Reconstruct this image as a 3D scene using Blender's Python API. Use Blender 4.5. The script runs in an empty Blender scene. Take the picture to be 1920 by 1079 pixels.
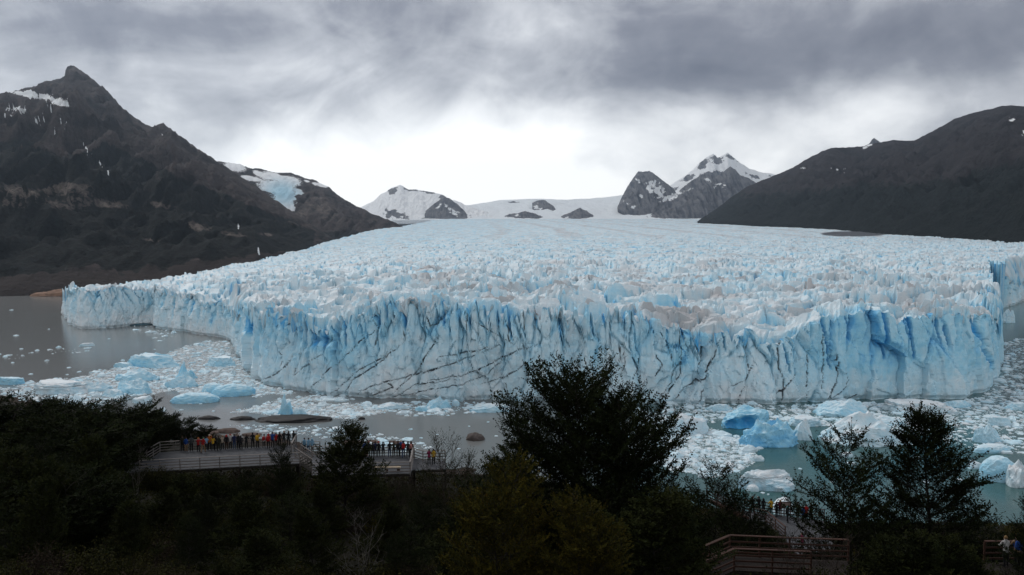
import bpy, bmesh, math, random
import numpy as np
from mathutils import Vector, Matrix

C = bpy.context.scene.collection
SC = bpy.context.scene
rng = np.random.default_rng(7)
random.seed(7)

# ------------------------------------------------------------------ camera
FPX, CXP, CYP, YH, CAMZ = 1400.0, 960.0, 539.5, 466.0, 130.0
PITCH = math.atan((CYP - YH) / FPX)
cam_d = bpy.data.cameras.new('camera')
cam_d.lens = 36.0 * FPX / 1920.0
cam_d.sensor_width = 36.0
cam_d.clip_start, cam_d.clip_end = 0.5, 80000.0
cam = bpy.data.objects.new('camera', cam_d)
cam.location = (0, 0, CAMZ)
cam.rotation_euler = (math.radians(90) - PITCH, 0, 0)
C.objects.link(cam)
SC.camera = cam
SC.view_settings.view_transform = 'Standard'
SC.view_settings.look = 'None'
SC.view_settings.gamma = 1.0
SC.view_settings.use_curve_mapping = False
SC.view_settings.exposure = 0.58
SC.render.engine = 'CYCLES'
SC.cycles.max_bounces = 6
SC.cycles.diffuse_bounces = 3
SC.cycles.glossy_bounces = 2
SC.cycles.transmission_bounces = 2
SC.cycles.volume_bounces = 0
SC.cycles.use_denoising = True
SC.cycles.sample_clamp_indirect = 4.0

CP, SP = math.cos(PITCH), math.sin(PITCH)


def pixdir(px, py):
    cx = (np.asarray(px, float) - CXP) / FPX
    cy = -(np.asarray(py, float) - CYP) / FPX
    return cx, cy * SP + CP, cy * CP - SP


def at(px, py, Y):
    dx, dy, dz = pixdir(px, py)
    t = np.asarray(Y, float) / dy
    return dx * t, dy * t, CAMZ + dz * t


def onz(px, py, z=0.0):
    dx, dy, dz = pixdir(px, py)
    t = (z - CAMZ) / dz
    return dx * t, dy * t, CAMZ + dz * t


def proj(x, y, z):
    z = z - CAMZ
    dep = y * CP - z * SP
    up = y * SP + z * CP
    return CXP + FPX * x / dep, CYP - FPX * up / dep


# ------------------------------------------------------------------ node helper
class NT:
    def __init__(self, tree):
        self.t = tree

    def n(self, kind, **kw):
        nd = self.t.nodes.new(kind)
        for k, v in kw.items():
            setattr(nd, k, v)
        return nd

    def link(self, a, b):
        self.t.links.new(a, b)

    def put(self, sock, v):
        if hasattr(v, 'node'):
            self.link(v, sock)
        else:
            sock.default_value = v

    def math(self, op, a, b=None, clamp=False):
        nd = self.n('ShaderNodeMath', operation=op, use_clamp=clamp)
        self.put(nd.inputs[0], a)
        if b is not None:
            self.put(nd.inputs[1], b)
        return nd.outputs[0]

    def vmath(self, op, a, b=None):
        nd = self.n('ShaderNodeVectorMath', operation=op)
        self.put(nd.inputs[0], a)
        if b is not None:
            self.put(nd.inputs[1], b)
        return nd.outputs['Value'] if op in ('LENGTH', 'DOT_PRODUCT', 'DISTANCE') else nd.outputs[0]

    def mix(self, fac, a, b, mode='MIX'):
        nd = self.n('ShaderNodeMix', data_type='RGBA', blend_type=mode)
        nd.clamp_factor = True
        self.put(nd.inputs[0], fac)
        self.put(nd.inputs[6], a if hasattr(a, 'node') else (*a, 1) if len(a) == 3 else a)
        self.put(nd.inputs[7], b if hasattr(b, 'node') else (*b, 1) if len(b) == 3 else b)
        return nd.outputs[2]

    def ramp(self, fac, stops):
        nd = self.n('ShaderNodeValToRGB')
        cr = nd.color_ramp
        while len(cr.elements) < len(stops):
            cr.elements.new(0.5)
        for e, (p, c) in zip(cr.elements, stops):
            e.position = p
            e.color = (*c, 1) if len(c) == 3 else c
        self.put(nd.inputs[0], fac)
        return nd.outputs[0]

    def mrange(self, v, a, b, c=0.0, d=1.0, smooth=False):
        nd = self.n('ShaderNodeMapRange', clamp=True)
        if smooth:
            nd.interpolation_type = 'SMOOTHSTEP'
        self.put(nd.inputs[0], v)
        for i, q in enumerate((a, b, c, d)):
            self.put(nd.inputs[1 + i], q)
        return nd.outputs[0]

    def noise(self, vec, scale, detail=4, rough=0.55, dist=0.0):
        nd = self.n('ShaderNodeTexNoise')
        self.put(nd.inputs['Vector'], vec)
        nd.inputs['Scale'].default_value = scale
        nd.inputs['Detail'].default_value = detail
        nd.inputs['Roughness'].default_value = rough
        nd.inputs['Distortion'].default_value = dist
        return nd.outputs[0]

    def mapping(self, vec, scale=(1, 1, 1), loc=(0, 0, 0), rot=(0, 0, 0)):
        nd = self.n('ShaderNodeMapping')
        self.put(nd.inputs[0], vec)
        nd.inputs['Scale'].default_value = scale
        nd.inputs['Location'].default_value = loc
        nd.inputs['Rotation'].default_value = rot
        return nd.outputs[0]

    def sep(self, vec):
        nd = self.n('ShaderNodeSeparateXYZ')
        self.put(nd.inputs[0], vec)
        return nd.outputs

    def attr(self, name):
        return self.n('ShaderNodeAttribute', attribute_name=name)


# ------------------------------------------------------------------ world: overcast sky
SUN_EL, SUN_AZ = math.radians(48), math.radians(-42)   # azimuth clockwise from +Y: ahead, left of the valley
W = bpy.data.worlds.new('World')
SC.world = W
W.use_nodes = True
wt = NT(W.node_tree)
W.node_tree.nodes.clear()
tc = wt.n('ShaderNodeTexCoord').outputs['Generated']
dirv = wt.vmath('NORMALIZE', tc)
sx, sy, sz = wt.sep(dirv)
zc = wt.math('MAXIMUM', sz, 0.0)
# cloud deck seen in perspective: direction projected on a high plane
inv = wt.math('DIVIDE', 1.0, wt.math('ADD', zc, 0.33))
cv = wt.n('ShaderNodeCombineXYZ')
wt.link(wt.math('MULTIPLY', sx, inv), cv.inputs[0])
wt.link(wt.math('MULTIPLY', sy, inv), cv.inputs[1])
plane = cv.outputs[0]
n1 = wt.noise(wt.mapping(plane, (1.0, 1.0, 1), (3.3, 1.7, 0)), 1.1, 6, 0.52, 0.6)
n2 = wt.noise(wt.mapping(dirv, (1.0, 1.0, 1.9), (1.1, 7.0, 2.0)), 3.2, 7, 0.55, 0.9)
n3 = wt.noise(wt.mapping(dirv, (1.0, 1.0, 1.5), (4.1, 3.0, 9.0)), 8.0, 8, 0.58, 0.35)


def blob(px, py, wx, wz):
    d = Vector(pixdir(px, py)).normalized()
    v = wt.vmath('SUBTRACT', dirv, tuple(d))
    v = wt.vmath('MULTIPLY', v, (FPX / wx, 2.0, FPX / wz))
    l = wt.vmath('LENGTH', v)
    return wt.math('EXPONENT', wt.math('MULTIPLY', wt.math('MULTIPLY', l, l), -1.0))


lum = wt.mrange(sz, 0.0, 0.5, 0.50, 0.33)
for (px, py, wx, wz, a) in [
        (870, 310, 320, 115, 0.60), (1000, 390, 760, 100, 0.36), (560, 125, 110, 34, 0.16), (330, 80, 150, 60, 0.12),
        (560, 330, 240, 110, 0.22), (1500, 80, 420, 85, -0.24), (1200, 150, 260, 50, -0.16), (1820, 175, 200, 45, 0.14),
        (1480, 260, 260, 60, 0.20), (450, 70, 110, 40, -0.12), (60, 40, 300, 90, -0.10), (120, 200, 300, 80, 0.02),
        (960, 110, 200, 70, 0.05), (650, 200, 130, 60, -0.10), (1750, 40, 300, 60, -0.10)]:
    lum = wt.math('ADD', lum, wt.math('MULTIPLY', blob(px, py, wx, wz), a))
lum = wt.math('ADD', lum, wt.math('MULTIPLY', wt.math('SUBTRACT', n1, 0.5), 0.55))
lum = wt.math('ADD', lum, wt.math('MULTIPLY', wt.math('SUBTRACT', n2, 0.5), 0.85))
lum = wt.math('ADD', lum, wt.math('MULTIPLY', wt.math('SUBTRACT', n3, 0.5), 0.72))
# added sky brightness behind the viewer and overhead, to light the ice face
lum = wt.math('ADD', lum, wt.mrange(sy, 0.3, -0.5, 0.0, 0.22, True))
cloud = wt.ramp(lum, [(0.0, (0.09, 0.095, 0.12)), (0.25, (0.172, 0.178, 0.206)), (0.5, (0.385, 0.395, 0.42)),
                      (0.72, (0.65, 0.66, 0.672)), (1.0, (0.93, 0.93, 0.92))])
skyn = wt.n('ShaderNodeTexSky', sky_type='NISHITA')
skyn.sun_disc = False
skyn.sun_elevation = SUN_EL
skyn.sun_rotation = SUN_AZ
skyc = wt.mix(1.0, skyn.outputs[0], (0.1, 0.1, 0.1), 'MULTIPLY')
col = wt.mix(0.94, skyc, cloud)
bg = wt.n('ShaderNodeBackground')
wt.link(col, bg.inputs[0])
bg.inputs[1].default_value = 1.0
wo = wt.n('ShaderNodeOutputWorld')
wt.link(bg.outputs[0], wo.inputs[0])

sun_d = bpy.data.lights.new('sun', 'SUN')
sun_d.energy = 1.1
sun_d.angle = math.radians(25)
sun_d.color = (1.0, 0.97, 0.93)
sun = bpy.data.objects.new('sun', sun_d)
C.objects.link(sun)
sd = Vector((math.sin(SUN_AZ) * math.cos(SUN_EL), math.cos(SUN_AZ) * math.cos(SUN_EL), math.sin(SUN_EL)))
sun.rotation_euler = sd.to_track_quat('Z', 'Y').to_euler()
sun.location = (0, 0, 400)

# ------------------------------------------------------------------ numpy noise
_P = np.random.default_rng(11).permutation(256).astype(np.int64)
_P = np.concatenate([_P, _P, _P])
_A = np.random.default_rng(12).uniform(0, 2 * np.pi, 256)
_G2 = np.stack([np.cos(_A), np.sin(_A)], 1)
_g3 = np.random.default_rng(13).normal(size=(256, 3))
_G3 = _g3 / np.linalg.norm(_g3, axis=1)[:, None]
_R = np.random.default_rng(14).random((256, 3))


def pn2(x, y, seed=0):
    x = np.asarray(x, float) + seed * 17.31
    y = np.asarray(y, float) + seed * 5.77
    xi, yi = np.floor(x).astype(np.int64), np.floor(y).astype(np.int64)
    xf, yf = x - xi, y - yi
    u, v = xf ** 3 * (xf * (xf * 6 - 15) + 10), yf ** 3 * (yf * (yf * 6 - 15) + 10)

    def g(ix, iy, fx, fy):
        k = _P[_P[ix & 255] + (iy & 255)]
        return _G2[k, 0] * fx + _G2[k, 1] * fy
    a = g(xi, yi, xf, yf)
    b = g(xi + 1, yi, xf - 1, yf)
    c = g(xi, yi + 1, xf, yf - 1)
    d = g(xi + 1, yi + 1, xf - 1, yf - 1)
    return (a + u * (b - a) + v * ((c + u * (d - c)) - (a + u * (b - a)))) * 1.5


def fbm2(x, y, o=4, seed=0, gain=0.5):
    s, a, t = 0, 1.0, 0
    for i in range(o):
        s = s + a * pn2(x * 2 ** i, y * 2 ** i, seed + i)
        t += a
        a *= gain
    return s / t


def ridged2(x, y, o=5, seed=0, gain=0.5):
    s, a, t = 0, 1.0, 0
    for i in range(o):
        s = s + a * (1 - 2 * np.abs(pn2(x * 2 ** i, y * 2 ** i, seed + i)))
        t += a
        a *= gain
    return s / t


def pn3(x, y, z, seed=0):
    x = np.asarray(x, float) + seed * 17.31
    y = np.asarray(y, float) + seed * 5.77
    z = np.asarray(z, float) + seed * 3.11
    xi, yi, zi = [np.floor(q).astype(np.int64) for q in (x, y, z)]
    xf, yf, zf = x - xi, y - yi, z - zi
    u, v, w = [q ** 3 * (q * (q * 6 - 15) + 10) for q in (xf, yf, zf)]

    def g(a, b, c):
        k = _P[_P[_P[(xi + a) & 255] + ((yi + b) & 255)] + ((zi + c) & 255)]
        return _G3[k, 0] * (xf - a) + _G3[k, 1] * (yf - b) + _G3[k, 2] * (zf - c)
    l = lambda p, q, t: p + t * (q - p)
    return l(l(l(g(0, 0, 0), g(1, 0, 0), u), l(g(0, 1, 0), g(1, 1, 0), u), v),
             l(l(g(0, 0, 1), g(1, 0, 1), u), l(g(0, 1, 1), g(1, 1, 1), u), v), w) * 1.5


def fbm3(x, y, z, o=4, seed=0, gain=0.5, ridge=False):
    s, a, t = 0, 1.0, 0
    for i in range(o):
        q = pn3(x * 2 ** i, y * 2 ** i, z * 2 ** i, seed + i)
        s = s + a * ((1 - 2 * np.abs(q)) if ridge else q)
        t += a
        a *= gain
    return s / t


def worley2(x, y, seed=0):
    x = np.asarray(x, float) + seed * 13.7
    y = np.asarray(y, float) + seed * 7.9
    xi, yi = np.floor(x).astype(np.int64), np.floor(y).astype(np.int64)
    f1 = np.full(x.shape, 9.0)
    f2 = np.full(x.shape, 9.0)
    cid = np.zeros(x.shape)
    for dx in (-1, 0, 1):
        for dy in (-1, 0, 1):
            k = _P[_P[(xi + dx) & 255] + ((yi + dy) & 255)]
            px = xi + dx + _R[k, 0]
            py = yi + dy + _R[k, 1]
            d = np.hypot(px - x, py - y)
            near = d < f1
            f2 = np.where(near, f1, np.minimum(f2, d))
            cid = np.where(near, _R[k, 2], cid)
            f1 = np.where(near, d, f1)
    return f1, f2, cid


def facets(x, y, seed):
    """Cell noise for broken faces: border distance, a level per cell and a tilted plane per cell."""
    x = np.asarray(x, float) + seed * 13.7
    y = np.asarray(y, float) + seed * 7.9
    xi, yi = np.floor(x).astype(np.int64), np.floor(y).astype(np.int64)
    f1 = np.full(x.shape, 9.0)
    f2 = np.full(x.shape, 9.0)
    lev, tilt = np.zeros(x.shape), np.zeros(x.shape)
    for dx in (-1, 0, 1):
        for dy in (-1, 0, 1):
            k = _P[_P[(xi + dx) & 255] + ((yi + dy) & 255)]
            ox, oy = x - (xi + dx + _R[k, 0]), y - (yi + dy + _R[k, 1])
            d = np.hypot(ox, oy)
            near = d < f1
            f2 = np.where(near, f1, np.minimum(f2, d))
            r2 = _R[(k * 7 + 31) & 255]
            lev = np.where(near, _R[k, 2] - 0.5, lev)
            tilt = np.where(near, ox * (r2[..., 0] - 0.5) * 2 + oy * (r2[..., 1] - 0.5) * 2, tilt)
            f1 = np.where(near, d, f1)
    return f2 - f1, lev, tilt


def sstep(a, b, x):
    t = np.clip((x - a) / (b - a), 0, 1)
    return t * t * (3 - 2 * t)


def inside(poly, px, py):
    r = np.zeros(np.shape(px), bool)
    n = len(poly)
    for i in range(n):
        x1, y1 = poly[i]
        x2, y2 = poly[(i + 1) % n]
        if y1 == y2:
            continue
        c = ((y1 > py) != (y2 > py)) & (px < (x2 - x1) * (py - y1) / (y2 - y1) + x1)
        r ^= c
    return r


# ------------------------------------------------------------------ object helpers
def mesh_arrays(name, V, F, smooth=False):
    V = np.asarray(V, np.float32)
    F = np.asarray(F, np.int32)
    me = bpy.data.meshes.new(name)
    k = F.shape[1]
    me.vertices.add(len(V))
    me.vertices.foreach_set('co', V.ravel())
    me.loops.add(F.size)
    me.loops.foreach_set('vertex_index', F.ravel())
    me.polygons.add(len(F))
    me.polygons.foreach_set('loop_start', np.arange(len(F), dtype=np.int32) * k)
    me.polygons.foreach_set('loop_total', np.full(len(F), k, np.int32))
    me.polygons.foreach_set('use_smooth', np.full(len(F), smooth, bool))
    me.update(calc_edges=True)
    me.validate()
    return me


def set_col(me, name, arr):
    a = np.ones((len(me.vertices), 4), np.float32)
    arr = np.asarray(arr, np.float32)
    a[:, :arr.shape[1]] = arr
    ca = me.color_attributes.new(name, 'FLOAT_COLOR', 'POINT')
    ca.data.foreach_set('color', a.ravel())


def gridfaces(nr, nc):
    i = np.arange((nr - 1) * nc).reshape(nr - 1, nc)[:, :-1].ravel()
    return np.stack([i, i + 1, i + nc + 1, i + nc], 1)


def link(name, me, mat=None, parent=None):
    o = bpy.data.objects.new(name, me)
    C.objects.link(o)
    if mat is not None and len(me.materials) == 0:
        me.materials.append(mat)
    if parent is not None:
        o.parent = parent
    return o


def tag(o, label=None, cat=None, group=None, kind=None):
    if label:
        o['label'] = label
    if cat:
        o['category'] = cat
    if group:
        o['group'] = group
    if kind:
        o['kind'] = kind
    return o


def empty(name, loc, rz=0.0, **kw):
    o = bpy.data.objects.new(name, None)
    o.empty_display_size = 0.3
    o.location = loc
    o.rotation_euler = (0, 0, rz)
    C.objects.link(o)
    return tag(o, **kw)


def mat(name):
    m = bpy.data.materials.new(name)
    m.use_nodes = True
    t = NT(m.node_tree)
    b = m.node_tree.nodes['Principled BSDF']
    return m, t, b


def objpos(t):
    return t.n('ShaderNodeTexCoord').outputs['Object']


def geopos(t):
    return t.n('ShaderNodeNewGeometry').outputs['Position']


# ------------------------------------------------------------------ materials
def ice_material(name, bump=0.6, sc=1.0):
    m, t, b = mat(name)
    p = geopos(t)
    a = t.attr('ice')
    s = t.n('ShaderNodeSeparateColor')
    t.link(a.outputs['Color'], s.inputs[0])
    blue, dirt, grey = s.outputs[0], s.outputs[1], s.outputs[2]
    n = t.noise(p, 0.16 * sc, 6, 0.6)
    nf = t.noise(p, 1.1 * sc, 5, 0.6)
    strat = t.noise(t.mapping(p, (0.02, 0.02, 0.9)), 0.5 * sc, 4, 0.6)
    bl = t.math('ADD', blue, t.math('MULTIPLY', t.math('SUBTRACT', n, 0.5), 0.55))
    bl = t.math('ADD', bl, t.math('MULTIPLY', t.math('SUBTRACT', strat, 0.5), 0.25))
    col = t.ramp(bl, [(0.0, (0.73, 0.78, 0.80)), (0.3, (0.55, 0.725, 0.80)), (0.62, (0.32, 0.62, 0.775)), (1.0, (0.07, 0.38, 0.70))])
    # thin grey silt dusting
    gr = t.math('ADD', grey, t.math('MULTIPLY', t.math('SUBTRACT', nf, 0.5), 0.5))
    col = t.mix(t.mrange(gr, 0.15, 1.0, 0.0, 0.8), col, (0.40, 0.375, 0.37))
    dn = t.math('ADD', dirt, t.math('MULTIPLY', t.math('SUBTRACT', nf, 0.5), 0.55))
    col = t.mix(t.mrange(dn, 0.32, 0.75, 0.0, 0.95), col, (0.035, 0.035, 0.04))
    t.link(col, b.inputs['Base Color'])
    b.inputs['Roughness'].default_value = 0.55
    b.inputs['Specular IOR Level'].default_value = 0.25
    bp = t.n('ShaderNodeBump')
    bp.inputs['Strength'].default_value = bump
    bp.inputs['Distance'].default_value = 1.2 / sc
    hh = t.math('ADD', t.noise(p, 0.45 * sc, 6, 0.62), t.math('MULTIPLY', strat, 0.35))
    t.link(hh, bp.inputs['Height'])
    t.link(bp.outputs[0], b.inputs['Normal'])
    return m


M_ICE = ice_material('glacier_ice', 0.45)
M_BERG = ice_material('iceberg_ice', 0.6, 1.6)


def mountain_material(name, rock, rock2, forest, tan, soil, k=1.0):
    m, t, b = mat(name)
    p = geopos(t)
    a = t.attr('mask')
    s = t.n('ShaderNodeSeparateColor')
    t.link(a.outputs['Color'], s.inputs[0])
    a2 = t.attr('mask2')
    s2 = t.n('ShaderNodeSeparateColor')
    t.link(a2.outputs['Color'], s2.inputs[0])
    nbig = t.noise(p, 0.0035 * k, 7, 0.6)
    nmid = t.noise(p, 0.012 * k, 7, 0.65)
    nf = t.noise(p, 0.05 * k, 6, 0.65)
    strat = t.noise(t.mapping(p, (0.12, 0.12, 1.0)), 0.02 * k, 5, 0.65)
    c = t.mix(t.mrange(t.math('ADD', t.math('MULTIPLY', strat, 0.40), t.math('ADD', t.math('MULTIPLY', t.math('ADD', t.math('MULTIPLY', nmid, 0.5), t.math('MULTIPLY', nf, 0.5)), 0.6), t.math('MULTIPLY', t.math('SUBTRACT', s2.outputs[2], 0.5), 0.35))), 0.42, 0.60), rock, rock2)
    so = t.math('ADD', s2.outputs[0], t.math('MULTIPLY', t.math('SUBTRACT', nmid, 0.5), 0.8))
    c = t.mix(t.mrange(so, 0.4, 0.6), c, soil)
    fo = t.math('ADD', s.outputs[1], t.math('MULTIPLY', t.math('SUBTRACT', nmid, 0.5), 1.5))
    fcol = t.mix(t.mrange(nf, 0.35, 0.65), tuple(q * 0.4 for q in forest), tuple(q * 2.3 for q in forest))
    c = t.mix(t.mrange(fo, 0.42, 0.58), c, fcol)
    ta = t.math('ADD', s.outputs[2], t.math('MULTIPLY', t.math('SUBTRACT', t.math('ADD', t.math('MULTIPLY', nmid, 0.5), t.math('MULTIPLY', nf, 0.5)), 0.5), 2.4))
    c = t.mix(t.mrange(ta, 0.62, 0.82, 0.0, 0.95), c, t.mix(t.mrange(nf, 0.4, 0.6), tan, rock2))
    sn = t.math('ADD', s.outputs[0], t.math('MULTIPLY', t.math('SUBTRACT', t.math('ADD', t.math('MULTIPLY', nmid, 0.45), t.math('MULTIPLY', nf, 0.55)), 0.5), 2.2))
    sblue = t.mix(s2.outputs[1], (0.92, 0.94, 0.95), (0.45, 0.70, 0.83))
    c = t.mix(t.mrange(sn, 0.45, 0.55), c, sblue)
    t.link(c, b.inputs['Base Color'])
    b.inputs['Roughness'].default_value = 0.9
    b.inputs['Specular IOR Level'].default_value = 0.1
    bp = t.n('ShaderNodeBump')
    bp.inputs['Strength'].default_value = 1.0
    bp.inputs['Distance'].default_value = 40 / k
    t.link(t.math('ADD', nmid, t.math('MULTIPLY', nf, 0.5)), bp.inputs['Height'])
    t.link(bp.outputs[0], b.inputs['Normal'])
    return m


M_MTN = mountain_material('mountain_rock', (0.014, 0.011, 0.011), (0.066, 0.053, 0.051), (0.004, 0.0055, 0.0055),
                          (0.20, 0.17, 0.145), (0.038, 0.030, 0.028))
M_MTN_R = mountain_material('right_mountain_rock', (0.015, 0.014, 0.015), (0.036, 0.032, 0.034), (0.007, 0.010, 0.010),
                            (0.06, 0.055, 0.053), (0.03, 0.028, 0.029))
M_FAR = mountain_material('haze_tinted_far_rock', (0.075, 0.082, 0.10), (0.19, 0.19, 0.20), (0.05, 0.06, 0.075),
                          (0.16, 0.14, 0.13), (0.1, 0.1, 0.1), 0.6)  # far rock kept pale and bluish, with haze put into its colour


def water_material():
    m, t, b = mat('lake_water')
    p = geopos(t)
    a = t.attr('slush')
    s = t.n('ShaderNodeSeparateColor')
    t.link(a.outputs['Color'], s.inputs[0])
    slush, teal = s.outputs[0], s.outputs[1]
    n = t.noise(p, 0.006, 5, 0.6)
    c = t.mix(t.math('ADD', teal, t.math('MULTIPLY', t.math('SUBTRACT', n, 0.5), 0.3)), (0.158, 0.163, 0.160), (0.038, 0.098, 0.098))
    n2 = t.noise(p, 0.22, 8, 0.68)
    n3 = t.noise(p, 0.9, 6, 0.65)
    f = t.math('ADD', slush, t.math('MULTIPLY', t.math('SUBTRACT', t.math('ADD', t.math('MULTIPLY', n2, 0.55), t.math('MULTIPLY', n3, 0.45)), 0.5), 1.6))
    ff = t.mrange(f, 0.5, 0.72)
    c = t.mix(ff, c, t.mix(n3, (0.38, 0.44, 0.47), (0.80, 0.84, 0.86)))
    t.link(c, b.inputs['Base Color'])
    t.link(t.mrange(ff, 0, 1, 0.16, 0.8), b.inputs['Roughness'])
    b.inputs['IOR'].default_value = 1.33
    bp = t.n('ShaderNodeBump')
    bp.inputs['Strength'].default_value = 0.16
    bp.inputs['Distance'].default_value = 0.5
    wn = t.noise(t.mapping(p, (0.35, 1.0, 1)), 0.35, 6, 0.6)
    gust = t.noise(t.mapping(p, (0.25, 1.0, 1)), 0.012, 4, 0.6)
    t.link(t.math('ADD', t.math('MULTIPLY', t.math('MULTIPLY', wn, gust), 2.0), t.math('MULTIPLY', ff, 0.5)), bp.inputs['Height'])
    t.link(bp.outputs[0], b.inputs['Normal'])
    return m


M_WATER = water_material()


def plain(name, col, rough=0.7, var=0.25, scale=6.0, spec=0.3, bump=0.0, stretch=(1, 1, 1)):
    m, t, b = mat(name)
    p = objpos(t)
    n = t.noise(t.mapping(p, stretch), scale, 5, 0.6)
    lo = tuple(c * (1 - var) for c in col)
    hi = tuple(min(1, c * (1 + var)) for c in col)
    t.link(t.mix(t.mrange(n, 0.3, 0.7), lo, hi), b.inputs['Base Color'])
    b.inputs['Roughness'].default_value = rough
    b.inputs['Specular IOR Level'].default_value = spec
    if bump:
        bp = t.n('ShaderNodeBump')
        bp.inputs['Strength'].default_value = bump
        bp.inputs['Distance'].default_value = 0.05
        t.link(n, bp.inputs['Height'])
        t.link(bp.outputs[0], b.inputs['Normal'])
    return m


def leaf_material(name, c1, c2, c3):
    m, t, b = mat(name)
    p = geopos(t)
    n = t.noise(p, 0.9, 3, 0.6)
    nf = t.noise(p, 9.0, 2, 0.6)
    r = t.n('ShaderNodeObjectInfo').outputs['Random']
    c = t.mix(t.mrange(n, 0.38, 0.62), c1, c2)
    c = t.mix(t.mrange(nf, 0.55, 0.75), c, c3)
    c = t.mix(t.math('MULTIPLY', r, 0.35), c, tuple(q * 0.5 for q in c1))
    t.link(c, b.inputs['Base Color'])
    b.inputs['Roughness'].default_value = 0.8
    b.inputs['Specular IOR Level'].default_value = 0.03
    return m


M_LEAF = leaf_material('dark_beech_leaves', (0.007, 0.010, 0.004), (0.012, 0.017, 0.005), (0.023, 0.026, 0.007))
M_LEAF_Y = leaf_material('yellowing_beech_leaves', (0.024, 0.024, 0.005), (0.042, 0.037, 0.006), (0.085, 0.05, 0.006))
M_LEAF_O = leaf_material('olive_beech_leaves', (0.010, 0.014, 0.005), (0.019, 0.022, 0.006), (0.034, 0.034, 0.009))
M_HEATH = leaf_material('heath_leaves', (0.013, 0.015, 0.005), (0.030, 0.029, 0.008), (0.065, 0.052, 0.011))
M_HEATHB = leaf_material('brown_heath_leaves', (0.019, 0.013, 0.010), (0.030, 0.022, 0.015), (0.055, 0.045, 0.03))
M_BARK = plain('dark_bark', (0.022, 0.019, 0.016), 0.9, 0.4, 5, 0.1, 0.4)
M_DEAD = plain('bleached_dead_wood', (0.085, 0.078, 0.07), 0.85, 0.35, 7, 0.1, 0.3)
M_TWIG = plain('brown_twigs', (0.035, 0.027, 0.022), 0.9, 0.35, 6, 0.1)
M_WOOD = plain('weathered_grey_timber', (0.15, 0.135, 0.125), 0.75, 0.3, 3, 0.25, 0.3, (0.4, 0.4, 6))
M_WOODR = plain('red_brown_timber', (0.045, 0.021, 0.014), 0.7, 0.35, 3, 0.25, 0.3, (0.4, 0.4, 6))
M_DECK = plain('grey_deck_boards', (0.062, 0.064, 0.070), 0.8, 0.25, 2, 0.2)
M_ROCK = plain('wet_dark_rock', (0.010, 0.009, 0.009), 0.7, 0.5, 0.3, 0.3, 0.9)
M_ROCKB = plain('brown_shore_rock', (0.085, 0.06, 0.05), 0.85, 0.45, 0.25, 0.2, 0.9)
M_BOULD = plain('grey_brown_boulder', (0.075, 0.062, 0.056), 0.85, 0.4, 0.4, 0.2, 0.8)
M_TANROCK = plain('tan_shore_rock', (0.21, 0.13, 0.09), 0.9, 0.35, 0.05, 0.2, 0.8)
M_SIGN = plain('sign_board_print', (0.20, 0.15, 0.13), 0.6, 0.35, 9, 0.3)


def soil_material():
    m, t, b = mat('hillside_soil')
    p = geopos(t)
    n = t.noise(p, 0.5, 6, 0.6)
    nf = t.noise(p, 5.0, 5, 0.6)
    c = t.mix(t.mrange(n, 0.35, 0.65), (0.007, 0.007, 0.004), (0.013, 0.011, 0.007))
    zz = t.sep(p)[2]
    c = t.mix(t.mrange(zz, 14.0, 3.0), c, t.mix(t.mrange(t.noise(p, 0.15, 6, 0.65), 0.4, 0.6), (0.03, 0.024, 0.021), (0.085, 0.058, 0.047)))
    t.link(t.mix(t.mrange(nf, 0.4, 0.7), c, (0.010, 0.009, 0.005)), b.inputs['Base Color'])
    b.inputs['Roughness'].default_value = 0.95
    b.inputs['Specular IOR Level'].default_value = 0.1
    bp = t.n('ShaderNodeBump')
    bp.inputs['Strength'].default_value = 0.8
    bp.inputs['Distance'].default_value = 0.4
    t.link(nf, bp.inputs['Height'])
    t.link(bp.outputs[0], b.inputs['Normal'])
    return m


M_SOIL = soil_material()

# ------------------------------------------------------------------ foreground hillside
G_PX = np.array([-900, -300, 0, 150, 300, 400, 480, 560, 610, 960, 1300, 1500, 1920, 2800], float)
G_SH = np.array([700, 690, 655, 600, 545, 527, 512, 485, 452, 425, 365, 335, 325, 325], float)   # shoreline distance
G_DK = np.array([-25, -25, -25, -25.5, -26, -26, -26, -26, -26.5, -27.5, -30, -32, -32, -32])  # relative height at 85 m


def ground(x, y):
    x = np.asarray(x, float)
    y = np.asarray(y, float)
    r = np.hypot(x, y)
    az = CXP + FPX * np.tan(np.clip(np.arctan2(x, np.maximum(y, 1e-3)), -1.2, 1.2))
    sh = np.interp(az, G_PX, G_SH)
    dk = np.interp(az, G_PX, G_DK)
    yr = np.sqrt(np.maximum(r * r - np.minimum(x * x, r * r * 0.6), 1e-6))     # forward distance
    near = np.interp(yr, [0, 3, 10, 18, 26, 34, 44, 60, 85], [-2.3, -2.9, -6.3, -9.8, -12.8, -15.7, -19.4, -22.2, -26.0])
    near = near + (dk + 26.0) * sstep(20, 60, yr)
    u = np.clip((yr - 85) / (sh - 85), 0, 1.25)
    chord = -130 * yr / sh
    far = dk + (chord - dk) * sstep(0, 0.12, u) - 9.0 * np.sin(np.pi * np.clip(u, 0, 1)) ** 0.6 - 9 * np.maximum(u - 1, 0)
    z = np.where(yr < 85, near, far)
    z = z + 0.35 * fbm2(x / 4, y / 4, 3, 3) * sstep(3, 15, yr) + 1.6 * fbm2(x / 30, y / 30, 3, 5) * sstep(100, 200, yr)
    z = z + sstep(0.78, 0.97, u) * 5.5 * np.maximum(fbm2(x / 22, y / 22, 4, 8), -0.15) * sstep(1.12, 0.99, u)
    return CAMZ + np.maximum(z, -136)


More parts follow.
